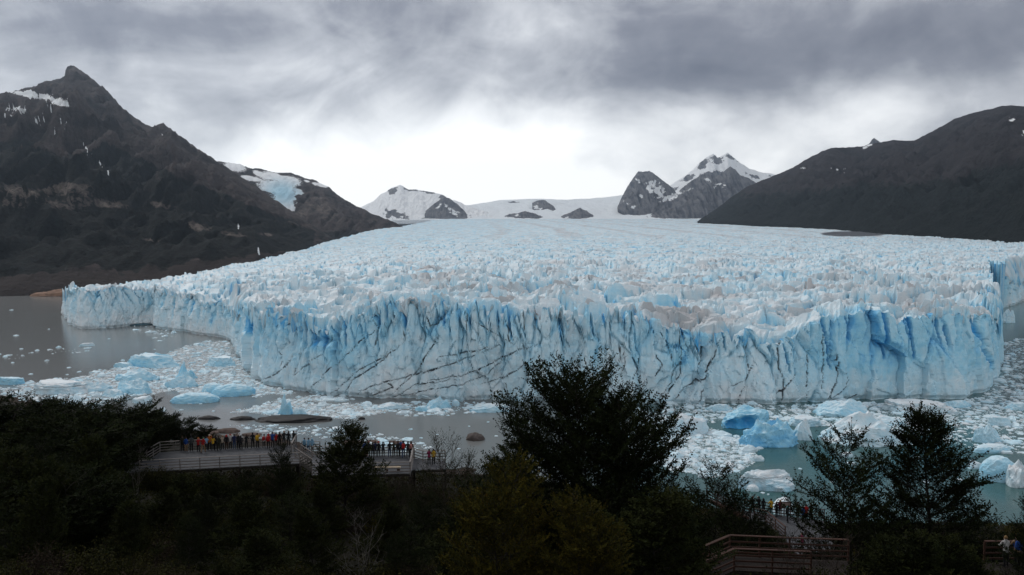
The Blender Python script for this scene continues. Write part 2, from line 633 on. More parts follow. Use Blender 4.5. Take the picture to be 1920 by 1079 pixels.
def build_ground():
    az = np.concatenate([np.linspace(-900, -100, 30)[:-1], np.linspace(-100, 2050, 260), np.linspace(2050, 2900, 30)[1:]])
    d = np.concatenate([np.linspace(0.8, 20, 20)[:-1], np.linspace(20, 95, 110)[:-1], np.geomspace(95, 860, 110)])
    A, D = np.meshgrid((az - CXP) / FPX, d)
    X, Y = A * D, D.copy()
    Z = ground(X, Y)
    V = np.stack([X.ravel(), Y.ravel(), Z.ravel()], 1)
    me = mesh_arrays('hillside', V, gridfaces(*X.shape), True)
    o = link('hillside', me, M_SOIL)
    tag(o, 'dark brushy hillside dropping from the viewpoint to the lake shore', kind='structure')


build_ground()

# ------------------------------------------------------------------ lake
ICE_ZONES = [   # (density, polygon in picture coordinates of the water they lie on)
    (0.80, [(1240, 757), (1480, 759), (1740, 752), (1832, 747), (1878, 702), (1880, 640), (2000, 620), (2050, 800), (1920, 815), (1830, 800), (1760, 790), (1700, 835), (1600, 800), (1520, 800), (1360, 790), (1240, 800)]),
    (0.92, [(1200, 770), (1330, 800), (1425, 838), (1405, 878), (1330, 900), (1180, 860), (1150, 800)]),
    (0.92, [(432, 640), (442, 660), (470, 700), (492, 722), (560, 737), (480, 745), (420, 740), (360, 760), (330, 735), (240, 745), (60, 735), (20, 722), (130, 708), (210, 690), (330, 655), (380, 642)]),
    (0.95, [(430, 772), (520, 752), (600, 740), (680, 748), (560, 757), (700, 757), (760, 754), (720, 775), (650, 788), (480, 778)]),
    (0.55, [(420, 795), (560, 800), (600, 797), (720, 815), (820, 838), (760, 850), (640, 826), (480, 810)]),
    (0.70, [(690, 760), (870, 752), (960, 760), (960, 772), (880, 775), (760, 782)]),
    (0.45, [(230, 600), (330, 622), (340, 632), (290, 636), (250, 620)]),
    (0.30, [(0, 664), (120, 655), (180, 652), (180, 660), (60, 668), (0, 676)]),
    (0.45, [(1700, 800), (1840, 780), (2050, 800), (2050, 850), (1880, 850), (1780, 835)]),
    (0.85, [(0, 726), (200, 735), (240, 752), (150, 775), (0, 765)]),
]


def ice_density(px, py, jit=9.0):
    jx = px + jit * 2.0 * fbm2(px / 34, py / 14, 3, 21)
    jy = py + jit * 0.6 * fbm2(px / 34, py / 14, 3, 31)
    d = np.zeros(np.shape(px))
    for k, poly in ICE_ZONES:
        d = np.maximum(d, np.where(inside(poly, jx, jy), k, 0))
    return d


def build_lake():
    az = np.concatenate([np.linspace(-6000, -150, 30)[:-1], np.linspace(-150, 2070, 520), np.linspace(2070, 8000, 30)[1:]])
    d = np.concatenate([np.geomspace(150, 320, 8)[:-1], np.geomspace(320, 1400, 190)[:-1], np.geomspace(1400, 19500, 60)])
    A, D = np.meshgrid((az - CXP) / FPX, d)
    X, Y = np.clip(A * D, -14500, 14500), D.copy()
    px, py = proj(X, Y, 0.0 * X)
    dens = 0.5 * ice_density(px, py) + 0.25 * ice_density(px + 2, py + 1) + 0.25 * ice_density(px - 2, py - 1)
    dens = np.where(D < 1500, dens, 0)
    teal = sstep(900, 1350, px + 60 * fbm2(px / 200, py / 60, 3, 41))
    V = np.stack([X.ravel(), Y.ravel(), 0 * X.ravel()], 1)
    me = mesh_arrays('lake', V, gridfaces(*X.shape), True)
    set_col(me, 'slush', np.stack([dens.ravel() * 0.62, teal.ravel(), 0 * teal.ravel()], 1))
    o = link('lake', me, M_WATER)
    tag(o, 'silty grey and teal lake water with drifting ice in front of the glacier', kind='structure')


build_lake()

# ------------------------------------------------------------------ glacier
TERM = [(118, 590), (128, 603), (129, 608), (150, 617), (200, 616), (252, 611), (288, 609), (292, 616), (340, 622), (380, 629), (415, 634), (432, 640), (440, 651), (450, 674),
        (468, 700), (488, 717), (520, 727), (560, 736), (640, 743), (760, 749), (860, 752), (960, 753), (1100, 755), (1240, 757), (1350, 758), (1470, 758),
        (1545, 755), (1600, 751), (1680, 750), (1740, 749), (1800, 747), (1830, 742), (1856, 722), (1873, 708), (1878, 698), (1879, 660), (1876, 620), (1868, 585), (1866, 578),
        (1885, 577), (1925, 563), (2000, 560), (2100, 558)]
TOPY = [(118, 548), (130, 545), (150, 543), (200, 541), (250, 543), (290, 545), (340, 556), (400, 566), (440, 582), (460, 580), (500, 588), (540, 600), (600, 610), (640, 600), (670, 585),
        (700, 578), (740, 568), (770, 558), (800, 566), (840, 562), (900, 566), (940, 572), (980, 578), (1040, 572), (1100, 582), (1150, 577), (1190, 566), (1230, 580),
        (1290, 594), (1350, 602), (1390, 606), (1430, 618), (1470, 628), (1500, 610), (1540, 592), (1570, 585), (1620, 588), (1680, 592), (1740, 589), (1790, 585), (1840, 590), (1873, 600),
        (1879, 590), (1876, 565), (1868, 535), (1885, 522), (1925, 528), (2000, 520), (2100, 520)]
DFAR = ([100, 128, 200, 300, 360, 480, 560, 650, 720, 780, 815, 850, 1290, 1330, 1400, 1560, 1700, 1920, 2100],
        [1330, 1400, 1480, 1600, 1800, 2500, 3200, 4500, 6000, 8000, 10500, 12600, 12600, 8500, 7300, 5700, 4200, 3100, 2600])

LINES5 = [[(800, 390), (700, 455), (690, 480), (630, 540), (555, 605), (500, 670), (445, 725)], [(800, 335), (803, 390), (780, 490)], [(750, 330), (790, 385)],
          [(945, 455), (860, 530), (760, 580), (690, 620), (640, 665), (570, 730)], [(900, 490), (830, 560), (740, 620), (670, 660), (630, 735)],
          [(1520, 455), (1400, 500), (1280, 545), (1150, 590), (1040, 625), (940, 650), (860, 665), (760, 700), (705, 735)],
          [(1520, 455), (1460, 430), (1400, 400), (1330, 350), (1280, 310)], [(1400, 490), (1250, 520), (1130, 540)],
          [(1660, 480), (1560, 500), (1400, 580), (1300, 625), (1200, 640), (1080, 665)], [(1490, 540), (1380, 640), (1250, 680), (1100, 710), (1000, 735), (890, 750)],
          [(1240, 650), (1130, 670), (1000, 690), (920, 740), (880, 752)], [(1120, 450), (1070, 520), (1030, 590), (990, 640), (890, 730)],
          [(560, 430), (520, 520), (400, 590), (340, 640)], [(250, 510), (275, 560), (270, 590)], [(320, 490), (325, 530), (290, 600), (205, 670)],
          [(390, 480), (360, 550), (350, 640)], [(1640, 540), (1560, 600), (1480, 650), (1350, 690)], [(860, 665), (890, 700), (780, 745)],
          [(1060, 330), (1080, 380), (1130, 360)], [(930, 400), (945, 455)], [(1500, 350), (1505, 450), (1540, 480)],
          [(1580, 260), (1590, 400)], [(1280, 310), (1285, 420)]]
LINES6 = [[(500, 300), (535, 350), (545, 420), (552, 450), (540, 500), (490, 560)], [(575, 300), (580, 380), (580, 460), (520, 545)],
          [(640, 240), (660, 310), (680, 350), (675, 400), (650, 450)], [(690, 270), (710, 330), (700, 360)], [(745, 330), (720, 400), (690, 450), (660, 480), (600, 510), (545, 570)],
          [(690, 460), (655, 530), (640, 575)], [(840, 310), (850, 400), (850, 460), (820, 530), (805, 575)], [(870, 420), (840, 480), (770, 520)],
          [(980, 340), (980, 430), (990, 490), (985, 575)], [(1040, 470), (1000, 520), (950, 555)], [(1095, 370), (1090, 400), (1080, 480), (1080, 575)],
          [(1135, 300), (1140, 430), (1130, 520)], [(1175, 380), (1185, 470), (1160, 540), (1145, 565)], [(1225, 455), (1235, 490), (1220, 520), (1150, 560)],
          [(1275, 545), (1225, 570)], [(335, 330), (340, 400), (325, 450)], [(355, 370), (360, 430), (330, 470)], [(415, 400), (410, 440), (390, 480)],
          [(480, 390), (505, 430), (475, 470)], [(590, 300), (600, 350), (618, 385)], [(840, 320), (835, 380)], [(1010, 300), (985, 360)]]
FACE_LINES = [([(420 + x * .354, 480 + y * .354) for x, y in l]) for l in LINES5] + [([(1000 + x * .479, 480 + y * .479) for x, y in l]) for l in LINES6]
SLOTS = [(553, 602, 652, 3), (576, 600, 650, 3), (597, 608, 660, 3), (459, 598, 628, 3), (749, 598, 622, 3), (788, 560, 592, 4), (680, 570, 592, 3), (720, 575, 600, 3),
         (873, 562, 620, 3), (930, 575, 610, 3), (952, 590, 640, 2), (1000, 572, 612, 4), (1029, 575, 605, 3), (1047, 600, 645, 2), (1085, 580, 620, 2), (1107, 585, 630, 2), (1168, 572, 606, 4), (1190, 580, 600, 2), (1218, 580, 612, 4),
         (1130, 575, 615, 3), (1654, 588, 672, 4), (1706, 598, 672, 3), (1766, 590, 655, 3), (1785, 620, 655, 3), (1545, 605, 690, 2), (1480, 640, 700, 2), (1835, 600, 690, 3),
         (1250, 590, 625, 3), (825, 570, 615, 3), (905, 570, 600, 3), (640, 612, 650, 2), (1360, 620, 660, 2), (1590, 600, 640, 2), (318, 570, 595, 2), (350, 560, 590, 2), (385, 575, 610, 2), (1276, 595, 640, 2)]


def build_glacier():
    tp = np.array(TERM, float)
    tx, ty, _ = onz(tp[:, 0], tp[:, 1], 0.0)
    seg = np.hypot(np.diff(tx), np.diff(ty))
    s = np.concatenate([[0], np.cumsum(seg)])
    # column density follows picture width plus plan length, so turned walls keep detail
    pw = np.concatenate([[0], np.cumsum(np.abs(np.diff(tp[:, 0])) + np.where(tp[:-1, 0] < 500, 0.42, 0.2) * seg)])
    NC = 1250
    q = np.linspace(0, pw[-1], NC)
    ss = np.interp(q, pw, s)
    cx, cy = np.interp(ss, s, tx), np.interp(ss, s, ty)
    # smooth plan corners a little
    ker = np.hanning(15)
    ker /= ker.sum()
    sm = lambda a: np.convolve(np.pad(a, 7, mode='edge'), ker, mode='valid')
    cx, cy = sm(cx), sm(cy)
    idx = np.interp(ss, s, np.arange(len(s)))
    px, _ = proj(cx, cy, 0 * cx)
    # top heights, following the same walk along the front
    tpy = np.array(TOPY, float)
    w2 = np.concatenate([[0], np.cumsum(np.abs(np.diff(tpy[:, 0])) + 0.6 * np.abs(np.diff(tpy[:, 1])))])
    # parametrise tops by base px for the monotone part, by index for the right-hand return
    br = 1878.0
    kmono = next(i for i, p in enumerate(TERM) if p[0] == 1879)
    smono = s[kmono]
    top_main = np.interp(px, tpy[:42, 0], tpy[:42, 1])
    tailx = np.array([s[kmono], s[kmono] + 150, s[-5] if False else s[-4], s[-3], s[-2], s[-1]])
    tail_s = np.array([s[kmono], s[kmono + 1], s[kmono + 3], s[kmono + 4], s[kmono + 5], s[kmono + 6], s[kmono + 7]])
    tail_y = np.array([592, 565, 535, 524, 528, 520, 520], float)
    topy = np.where(ss < smono, top_main, np.interp(ss, tail_s, tail_y))
    dist = cy
    ztop = CAMZ + dist * (pixdir(px, topy)[2] / pixdir(px, topy)[1])
    # plan normal, toward the water
    dx, dy = np.gradient(cx), np.gradient(cy)
    l = np.hypot(dx, dy) + 1e-9
    nx, ny = dy / l, -dx / l
    ker2 = np.hanning(61)
    ker2 /= ker2.sum()
    sm2 = lambda a: np.convolve(np.pad(a, 30, mode='edge'), ker2, mode='valid')
    nx, ny = sm2(nx), sm2(ny)
    l = np.hypot(nx, ny)
    nx, ny = nx / l, ny / l
    sl = np.concatenate([[0], np.cumsum(np.hypot(np.diff(cx), np.diff(cy)))])    # metres along the front

    # ---- rows on top
    sp, D = [0.0], 0.0
    while D < 11900:
        D += 2.3 + 0.0115 * D
        sp.append(D)
    tt = np.array(sp) / sp[-1]
    NT_ = len(tt)
    dfar = np.maximum(np.interp(px, *DFAR), cy + 60)
    dabs = 622.0 + tt * (12600 - 622.0)
    DD = np.maximum(dabs[:, None], cy[None, :] + 0.03 * np.arange(NT_)[:, None])
    beyond = DD > dfar[None, :] * (1 + 0.0 * DD)
    DD = np.minimum(DD, dfar[None, :] + 0.02 * (DD - dfar[None, :]))
    K = DD / cy[None, :]
    X, Y = cx[None, :] * K, cy[None, :] * K
    X0, Y0 = X.copy(), Y.copy()
    back = Y - cy[None, :]
    # broad surface
    zb = np.interp(np.log(Y), np.log([600, 700, 900, 1200, 1800, 2500, 3500, 5000, 7000, 9000, 12600]),
                   [70, 75.5, 80, 89, 106, 127, 166, 234, 331, 439, 622])
    zb = zb - 42 * sstep(-150, -850, X) * sstep(6000, 2600, Y)
    zb = zb + 10 * fbm2(X / 260, Y / 200, 3, 51) * sstep(9000, 2000, Y)
    wedge = sstep(0, 170, back)
    Zb = ztop[None, :] * (1 - wedge) + zb * wedge
    # seracs
    wx = X + 7 * fbm2(X / 40, Y / 40, 3, 61)
    wy = Y + 7 * fbm2(X / 40, Y / 40, 3, 62)
    rough = np.clip(0.85 + 1.1 * fbm2(X / 230, Y / 150, 3, 63), 0.3, 1.6)
    near = sstep(1500, 800, Y)
    # crevasses run in bows across the flow, and splay outward near the front
    bow = Y + X * X / 5200 + 24 * fbm2(X / 120, Y / 120, 3, 64)
    along = X + 18 * fbm2(X / 60, Y / 60, 2, 65)
    bd1, lv1, tl1 = facets(along / 46, bow / 20, 1)
    bd2, lv2, tl2 = facets((wx * 0.95 + wy * 0.3) / 25, (wy * 0.95 - wx * 0.3) / 10, 2)
    bd3, lv3, tl3 = facets(wx / 11, wy / 5.0, 3)
    crev = ridged2(along / 95, bow / 26, 3, 66)
    H1 = lv1 * 10 + tl1 * 13 - 11 * sstep(0.14, 0.0, bd1)
    H2 = lv2 * 3.2 + tl2 * 5 - 4 * sstep(0.18, 0.0, bd2)
    H3 = lv3 * 1.2 + tl3 * 1.8 - 0.8 * sstep(0.2, 0.0, bd3)
    H = rough * (H1 * (0.45 + 0.55 * near) * sstep(5000, 1800, Y) + H2 * sstep(2300, 1100, Y) + H3 * sstep(1300, 800, Y) + 8 * (crev - 0.5))
    H = H + 16 * (ridged2(X / 240 + 0.2 * Y / 200, bow / 120, 3, 69) - 0.5) * sstep(3000, 1000, Y)
    farfade = sstep(6500, 2500, Y)
    H = H * (0.22 + 0.78 * farfade)
    # far ice: long transverse waves (ogives) only
    H = H + 5 * ridged2(X / 300, Y / 90, 3, 68) * sstep(2500, 6000, Y)
    edge = sstep(0.0, 12.0, back)
    # towers along the lip
    lip1, lip2, lid = worley2(sl / 17.0 + 0.0 * sl, 0.5 + 0 * sl, 5)
    lipsh = 1.0 - 0.55 * sstep(1500, 1600, px) * sstep(1885, 1860, px)
    lp1, lp2, lpd = worley2(sl / 38.0 + 0.3, 0.4 + 0 * sl, 6)
    liph = lipsh * ((lid - 0.45) * 10 + (0.3 - lip1) * 7 - 8 * sstep(0.2, 0.02, lip2 - lip1) + (lpd - 0.5) * 13) + 2.2 * fbm2(sl / 5, 0 * sl, 3, 71)
    tow1, tow2, towd = worley2(sl / 11.0 + 0.2, 0.6 + 0 * sl, 9)
    liph = liph + (sstep(440, 480, px) * sstep(1290, 1200, px) * 0.8 + 0.2) * ((towd - 0.5) * 9 - 9 * sstep(0.22, 0.03, tow2 - tow1))
    radl = np.where((ss > s[kmono]) & (ss < s[kmono + 4]), 0.1, 1.0) * (0.55 + 0.45 * sstep(430, 470, px))
    liph = liph * radl
    Z = Zb + H * (0.25 + 0.75 * edge) * np.where(back < 1, 0.3, 1.0) + liph[None, :] * (1 - sstep(0, 22, back)) * 0.85
    # drop the last row to close the margin
    edge_px = np.interp(Y, [800, 860, 950, 1100, 1300, 1650], [1884, 1872, 1862, 1855, 1850, 1847]) + 5 * fbm2(Y / 60, 0 * Y, 3, 131)
    far_d = np.interp(px, [1840, 1850, 1866, 1885], [1760, 1700, 1640, 1625])[None, :] + 14 * fbm2(X / 30, 0 * X, 3, 132)
    pcol = np.repeat(px[None, :], NT_, 0)
    inlet = (pcol > edge_px) & (pcol < 1890) & (Y < far_d) & (Y > 800)
    Z = np.where(inlet, -8.0, Z)
    Z = np.where(beyond, np.maximum(Z - 90, -5), Z)
    Z[-1, :] = np.maximum(Z[-1, :] - 60, -5)
    # ---- cliff rows
    NR = 124
    v = np.linspace(0, 1, NR)                # 0 = below water, 1 = lip
    zl = Z[0]
    ZC = -5 + (zl[None, :] + 5) * v[:, None]
    zrel = np.clip(ZC / np.maximum(zl[None, :], 1), 0, 1)
    XC = np.repeat(cx[None, :], NR, 0)
    YC = np.repeat(cy[None, :], NR, 0)
    SL = np.repeat(sl[None, :], NR, 0)
    PXC, PYC = proj(XC, YC, ZC)
    # wall displacement (positive = out over the water)
    swarp = SL + 5 * fbm2(SL / 30, ZC / 22, 3, 81)
    up = sstep(0.2, 0.75, zrel)
    clean = sstep(1480, 1560, PXC) * sstep(1900, 1880, PXC)
    w1, l1, t1 = facets(swarp / 30, ZC / 105, 7)
    w2, l2, t2 = facets((swarp + 0.25 * ZC) / 12.5, ZC / 44, 8)
    w3, l3, t3 = facets((swarp - 0.2 * ZC) / 5.2, ZC / 13, 9)
    lobe = 0.4 + 0.6 * sstep(425, 470, PXC)
    disp = lobe * (l1 * 9.0 + t1 * 8.0) - 4.5 * sstep(0.10, 0.0, w1) * (0.1 + 0.9 * sstep(0.3, 0.8, zrel))
    disp += (1 - 0.45 * clean) * (l2 * 4.2 + t2 * 5.0 - 2.6 * sstep(0.13, 0.0, w2) * sstep(0.5, 0.9, zrel) - 0.8 * sstep(0.12, 0.0, w2)) * (0.55 + 0.45 * up)
    disp += (1 - 0.6 * clean) * (l3 * 1.5 + t3 * 1.8)
    disp += 5.0 * fbm2(SL / 85, ZC / 120, 3, 84) + 0.6 * fbm2(SL / 6, ZC / 8, 3, 85)
    c1, c2 = 0 * w1, w1
    disp += -9.0 * zrel ** 1.4 * (1 - 0.6 * clean)       # batter: the wall leans back
    slot = np.zeros_like(disp)
    for (sx_, y0, y1, w) in SLOTS:
        lean = (PYC - y0) * 0.14 + 2 * fbm2(PYC / 14, PXC * 0 + sx_, 2, 90)
        ww = w * (1.5 - 0.7 * np.clip((PYC - y0) / (y1 - y0), 0, 1))
        slot = np.maximum(slot, sstep(ww, ww * 0.3, np.abs(PXC - sx_ - lean)) * sstep(y0 - 14, y0 + 2, PYC) * sstep(y1 + 8, y1 - 8, PYC))
    disp -= 5.0 * slot
    # wave-cut notch at the water and a hollow in the left lobe
    disp -= 2.0 * sstep(4.5, 0.5, ZC)
    cave = sstep(1.0, 0.6, ((PXC - 268) / 26) ** 2 + ((PYC - 613) / 6.5) ** 2)
    disp -= 6 * cave
    # dirt-filled cracks
    jx = PXC + 3.0 * fbm2(PXC / 13, PYC / 13, 3, 91)
    jy = PYC + 3.0 * fbm2(PXC / 13, PYC / 13, 3, 92)
    dirt = np.zeros_like(disp)
    for li, line in enumerate(FACE_LINES):
        wl = 0.70 + 0.5 * ((li * 37) % 10) / 10
        n = len(line) - 1
        for i in range(n):
            (x1, y1), (x2, y2) = line[i], line[i + 1]
            m = (PXC > min(x1, x2) - 14) & (PXC < max(x1, x2) + 14) & (PYC > min(y1, y2) - 14) & (PYC < max(y1, y2) + 14)
            if not m.any():
                continue
            ax, ay = jx[m] - x1, jy[m] - y1
            bx, by = x2 - x1, y2 - y1
            t = np.clip((ax * bx + ay * by) / (bx * bx + by * by), 0, 1)
            d = np.hypot(ax - t * bx, ay - t * by)
            tp_ = (i + t) / n
            wd = wl * (0.55 + 0.9 * np.sin(np.pi * np.clip(tp_, 0.03, 0.97))) * (1 + 0.5 * pn2(jx[m] / 9, jy[m] / 9, 93))
            core = sstep(wd * 1.7, wd * 0.3, d) * np.clip(0.72 + 0.55 * fbm2(jx[m] / 22, jy[m] / 22, 3, 95), 0.68, 1.0)
            halo = 0.5 * sstep(10, 0.5, d) * np.clip(0.35 + 1.1 * fbm2(jx[m] / 9, jy[m] / 9, 3, 94), 0, 1)
            dirt[m] = np.maximum(dirt[m], np.maximum(core, halo))
    disp -= 1.6 * sstep(0.4, 0.9, dirt)
    # lip columns of both parts move together
    rad = np.where((ss > s[kmono - 1] + 0.6 * (s[kmono] - s[kmono - 1])) & (ss < s[kmono + 4]), 0.1, 1.0)
    rad = np.convolve(np.pad(rad, 6, mode='edge'), np.ones(13) / 13, mode='valid')
    disp = disp * rad[None, :]
    dlip = disp[-1]
    XC, YC = XC + nx[None, :] * disp, YC + ny[None, :] * disp
    fall = np.exp(-back / 9.0)
    X, Y = X + nx[None, :] * dlip[None, :] * fall, Y + ny[None, :] * dlip[None, :] * fall
    # ---- join
    XX, YY, ZZ = np.concatenate([XC, X[1:]]), np.concatenate([YC, Y[1:]]), np.concatenate([ZC, Z[1:]])
    # ---- surface properties of the ice
    gx = np.stack([np.gradient(XX, axis=1), np.gradient(YY, axis=1), np.gradient(ZZ, axis=1)], -1)
    gy = np.stack([np.gradient(XX, axis=0), np.gradient(YY, axis=0), np.gradient(ZZ, axis=0)], -1)
    nrm = np.cross(gx, gy)
    nz = np.abs(nrm[..., 2]) / (np.linalg.norm(nrm, axis=-1) + 1e-9)
    steep = 1 - nz
    # clean blue ice on fresh broken walls, white crust on old level tops
    patch = fbm2(X0 / 120, Y0 / 90, 4, 101)
    blue_t = 0.11 + 0.36 * sstep(0.16, 0.0, bd1[1:]) + 0.28 * sstep(0.18, 0.02, bd2[1:]) * sstep(4000, 1500, Y[1:]) + 0.36 * sstep(0.4, 0.95, steep[NR:]) * (0.6 + 0.8 * sstep(-0.3, 0.4, patch[1:])) + 0.10 * patch[1:]  # crevasse borders and steep sides also painted bluer for their blue shadow
    blue_t += 0.10 * sstep(2500, 4500, Y[1:]) * sstep(500, -600, X[1:])
    dark = fbm2(X0 / 70 + 3, Y0 / 45, 4, 102)
    grey_t = (0.24 + 0.5 * sstep(-0.05, 0.4, dark) + 0.75 * sstep(0.0, 0.5, fbm2(X0 / 160, Y0 / 80, 4, 104)) * sstep(1600, 900, Y0)) * sstep(1.0, 0.6, np.concatenate([steep[NR:NR + 1], steep[NR:]]))
    # medial moraine lines carried down the far ice
    ph = (X0 - 350 * np.sin(Y0 / 3300) + 60 * fbm2(X0 / 500, Y0 / 900, 3, 105)) / 420
    grey_t += 0.35 * sstep(0.80, 0.98, np.cos(ph * 2 * np.pi) * 0.5 + 0.5) * sstep(3200, 4500, Y0) * sstep(-700, 200, X0)
    P2x, P2y = proj(X0, Y0, Z)
    mor = sstep(1.0, 0.4, ((P2x - 1600) / 75 + 0.15 * fbm2(X0 / 150, Y0 / 300, 3, 107)) ** 2 + ((P2y - 439) / 6) ** 2)
    grey_t += 0.25 * sstep(0.0, 0.5, fbm2(X0 / 160, Y0 / 420, 4, 108)) * sstep(1300, 1500, P2x) * sstep(2400, 3200, Y0)
    blue_t += 0.22 * fbm2(X0 / 30, Y0 / 70, 4, 109)[1:] * sstep(1500, 3000, Y0[1:])
    band = sstep(0.62, 0.95, ridged2(along / 260, bow / 42, 3, 119))
    blue_t += 0.38 * band[1:] * sstep(800, 1100, Y0[1:]) * sstep(5500, 2500, Y0[1:]) + 0.06 * sstep(1500, 3000, Y0[1:])
    grey_t += 0.25 * sstep(0.0, 0.5, fbm2(X0 / 90, Y0 / 60, 5, 110, 0.65))
    dirt_t = 0.5 * sstep(0.55, 0.95, ridged2(X0 / 45 + Y0 / 60, Y0 / 16, 4, 103)) * sstep(-0.25, 0.35, dark) * sstep(2200, 1200, Y0) + mor
    sc_ = steep[:NR]
    bn = fbm2(SL / 60, ZC / 60, 4, 111)
    bf = fbm2(SL / 10, ZC / 30, 4, 112)
    zone = 0.10 * sstep(440, 520, PXC) * sstep(760, 640, PXC) + 0.13 * clean + 0.13
    blue_c = 0.17 + zone + 0.06 * up + 0.26 * sstep(0.18, 0.02, w2) * sstep(0.55, 0.9, zrel) * (1 - 0.7 * clean) + 0.24 * bn + 0.22 * bf - 0.10 * sstep(0.45, 0.1, zrel) + 0.5 * slot
    blue_c += 0.16 * sstep(0.2, 0.02, c2 - c1) * up + 0.10 * clean * sstep(0.15, 0.5, zrel)
    blue_c -= 0.10 * sstep(430, 300, PXC)
    blue_c = np.where(cave > 0.3, 0.6, blue_c)
    grey_c = 0.12 + 0.30 * sstep(0.0, 0.5, fbm2(SL / 24 + ZC / 30, ZC / 16, 4, 113)) * (1 - clean) * sstep(430, 520, PXC) + 0.15 * clean * sstep(0.2, 0.6, fbm2(SL / 8, ZC / 60, 3, 114))
    dirt_c = dirt
    ice = np.stack([np.concatenate([blue_c, blue_t]), np.concatenate([dirt_c, dirt_t[1:]]), np.concatenate([grey_c, grey_t[1:]])], -1)
    ice = np.clip(ice, 0, 1)
    V = np.stack([XX.ravel(), YY.ravel(), ZZ.ravel()], 1)
    me = mesh_arrays('glacier', V, gridfaces(*XX.shape), False)
    set_col(me, 'ice', ice.reshape(-1, 3))
    o = link('glacier', me, M_ICE)
    tag(o, 'vast blue white glacier with a tall cracked ice cliff rising from the lake', 'glacier')


build_glacier()

# ------------------------------------------------------------------ mountains
def loft(name, label, ridge, base, nu, nv, amp, seed, material, masks, lam=700.0, back=2500.0, conc=0.9, jag=0.0, thing=None):
    ridge = np.array(ridge, float)
    base = np.array(base, float)
    p0, p1 = max(ridge[0, 0], base[0, 0]), min(ridge[-1, 0], base[-1, 0])
    knots = np.array(sorted({p0, min(max(p0, -40), p1), max(min(p1, 1960), p0), p1}))
    dens = np.array([0.12 if (a + b) / 2 < -40 or (a + b) / 2 > 1960 else 1.0 for a, b in zip(knots[:-1], knots[1:])])
    cum = np.concatenate([[0], np.cumsum(np.diff(knots) * dens)])
    px = np.interp(np.linspace(0, cum[-1], nu), cum, knots)
    ry, rd = np.interp(px, ridge[:, 0], ridge[:, 1]), np.interp(px, ridge[:, 0], ridge[:, 2])
    by, bd = np.interp(px, base[:, 0], base[:, 1]), np.interp(px, base[:, 0], base[:, 2])
    if jag:
        ry = ry + jag * (1.6 * fbm2(px / 26.0, px * 0 + seed, 5, seed + 1, 0.62) - 0.5 * np.abs(fbm2(px / 7.0, px * 0 + seed, 3, seed + 2)))
    ry = np.minimum(ry, by - 0.3)
    rx, _, rz = at(px, ry, rd)
    bx, _, bz = at(px, by, bd)
    v = np.linspace(0, 1, nv)[:, None]
    X = rx + (bx - rx) * v
    Y = rd + (bd - rd) * v
    Z = rz + (bz - rz) * v ** conc
    PX, PY = proj(X, Y, Z)
    win = np.clip(np.sin(np.pi * np.clip(v, 0, 1)) ** 0.7, 0, 1) * np.minimum(1, (rz - bz) / (4 * amp) + 0.05)
    n = 0.35 * ridged2(X / (lam * .16), Z / (lam * 1.3) + Y / (lam * 2.5), 3, seed + 30) + ridged2(X / lam, Y / (lam * 1.7), 6, seed, 0.58) * 0.75 + 0.25 * ridged2(X / (lam * .22) + 0.3 * Y / lam, Y / (lam * 1.1), 4, seed + 3) + 0.5 * fbm2(X / (lam * .3), Y / (lam * .3), 4, seed + 9)
    Z = Z + amp * (n - 0.25) * win
    Y = Y + amp * 0.5 * fbm2(X / (lam * .5), Z / (lam * .5), 4, seed + 20) * win
    PX, PY = proj(X, Y, Z)
    # far side and a skirt below the base
    nb = 8
    vb = np.linspace(1, 0, nb + 1)[:-1, None]
    XB, YB = rx * (1 + 0 * vb), rd + back * vb
    ZB = np.maximum(rz - (rz + 8) * vb ** 0.9 * 0.9, -8)
    XS, YS, ZS = bx[None, :], bd[None, :] - 5, np.maximum(bz[None, :] - 60, -8)
    X, Y, Z = np.concatenate([XB, X, XS]), np.concatenate([YB, Y, YS]), np.concatenate([ZB, Z, ZS])
    PX, PY = np.concatenate([PX[:1].repeat(nb, 0), PX, PX[-1:]]), np.concatenate([PY[:1].repeat(nb, 0), PY, PY[-1:]])
    VV = np.concatenate([0 * vb.repeat(nu, 1), v.repeat(nu, 1), np.ones((1, nu))])
    V = np.stack([X.ravel(), Y.ravel(), Z.ravel()], 1)
    me = mesh_arrays(name, V, gridfaces(*X.shape), True)
    gz = np.hypot(np.gradient(Z, axis=0), np.gradient(Z, axis=1))
    gul = ridged2(X / (lam * .16) + 0.6 * fbm2(X / (lam * .3), Z / (lam * .3), 3, seed + 31), Z / (lam * 1.3) + Y / (lam * 2.5), 4, seed + 30)
    snow, forest, tan, soil, blu = masks(PX, PY, X, Y, Z, VV)
    forest = forest + 0.35 * (0.35 - gul) * (np.asarray(forest) > 0.02)
    one = np.zeros_like(PX)
    st = lambda *q: np.stack([(one + k).ravel() for k in q], 1)
    set_col(me, 'mask', np.clip(st(snow, forest, tan), 0, 1))
    set_col(me, 'mask2', np.clip(st(soil, blu, 0.5 + 0.9 * (gul - 0.4)), 0, 1))
    o = link(name, me, material)
    tag(o, label, kind='structure')
    return o


def ell(PX, PY, x, y, rx, ry, rot=0.0):
    c, s = math.cos(math.radians(rot)), math.sin(math.radians(rot))
    dx, dy = PX - x, PY - y
    return sstep(1.75, 0.15, np.hypot((dx * c + dy * s) / rx, (-dx * s + dy * c) / ry))


def ells(PX, PY, lst):
    r = np.zeros_like(PX)
    for e in lst:
        r = np.maximum(r, ell(PX, PY, *e))
    return r


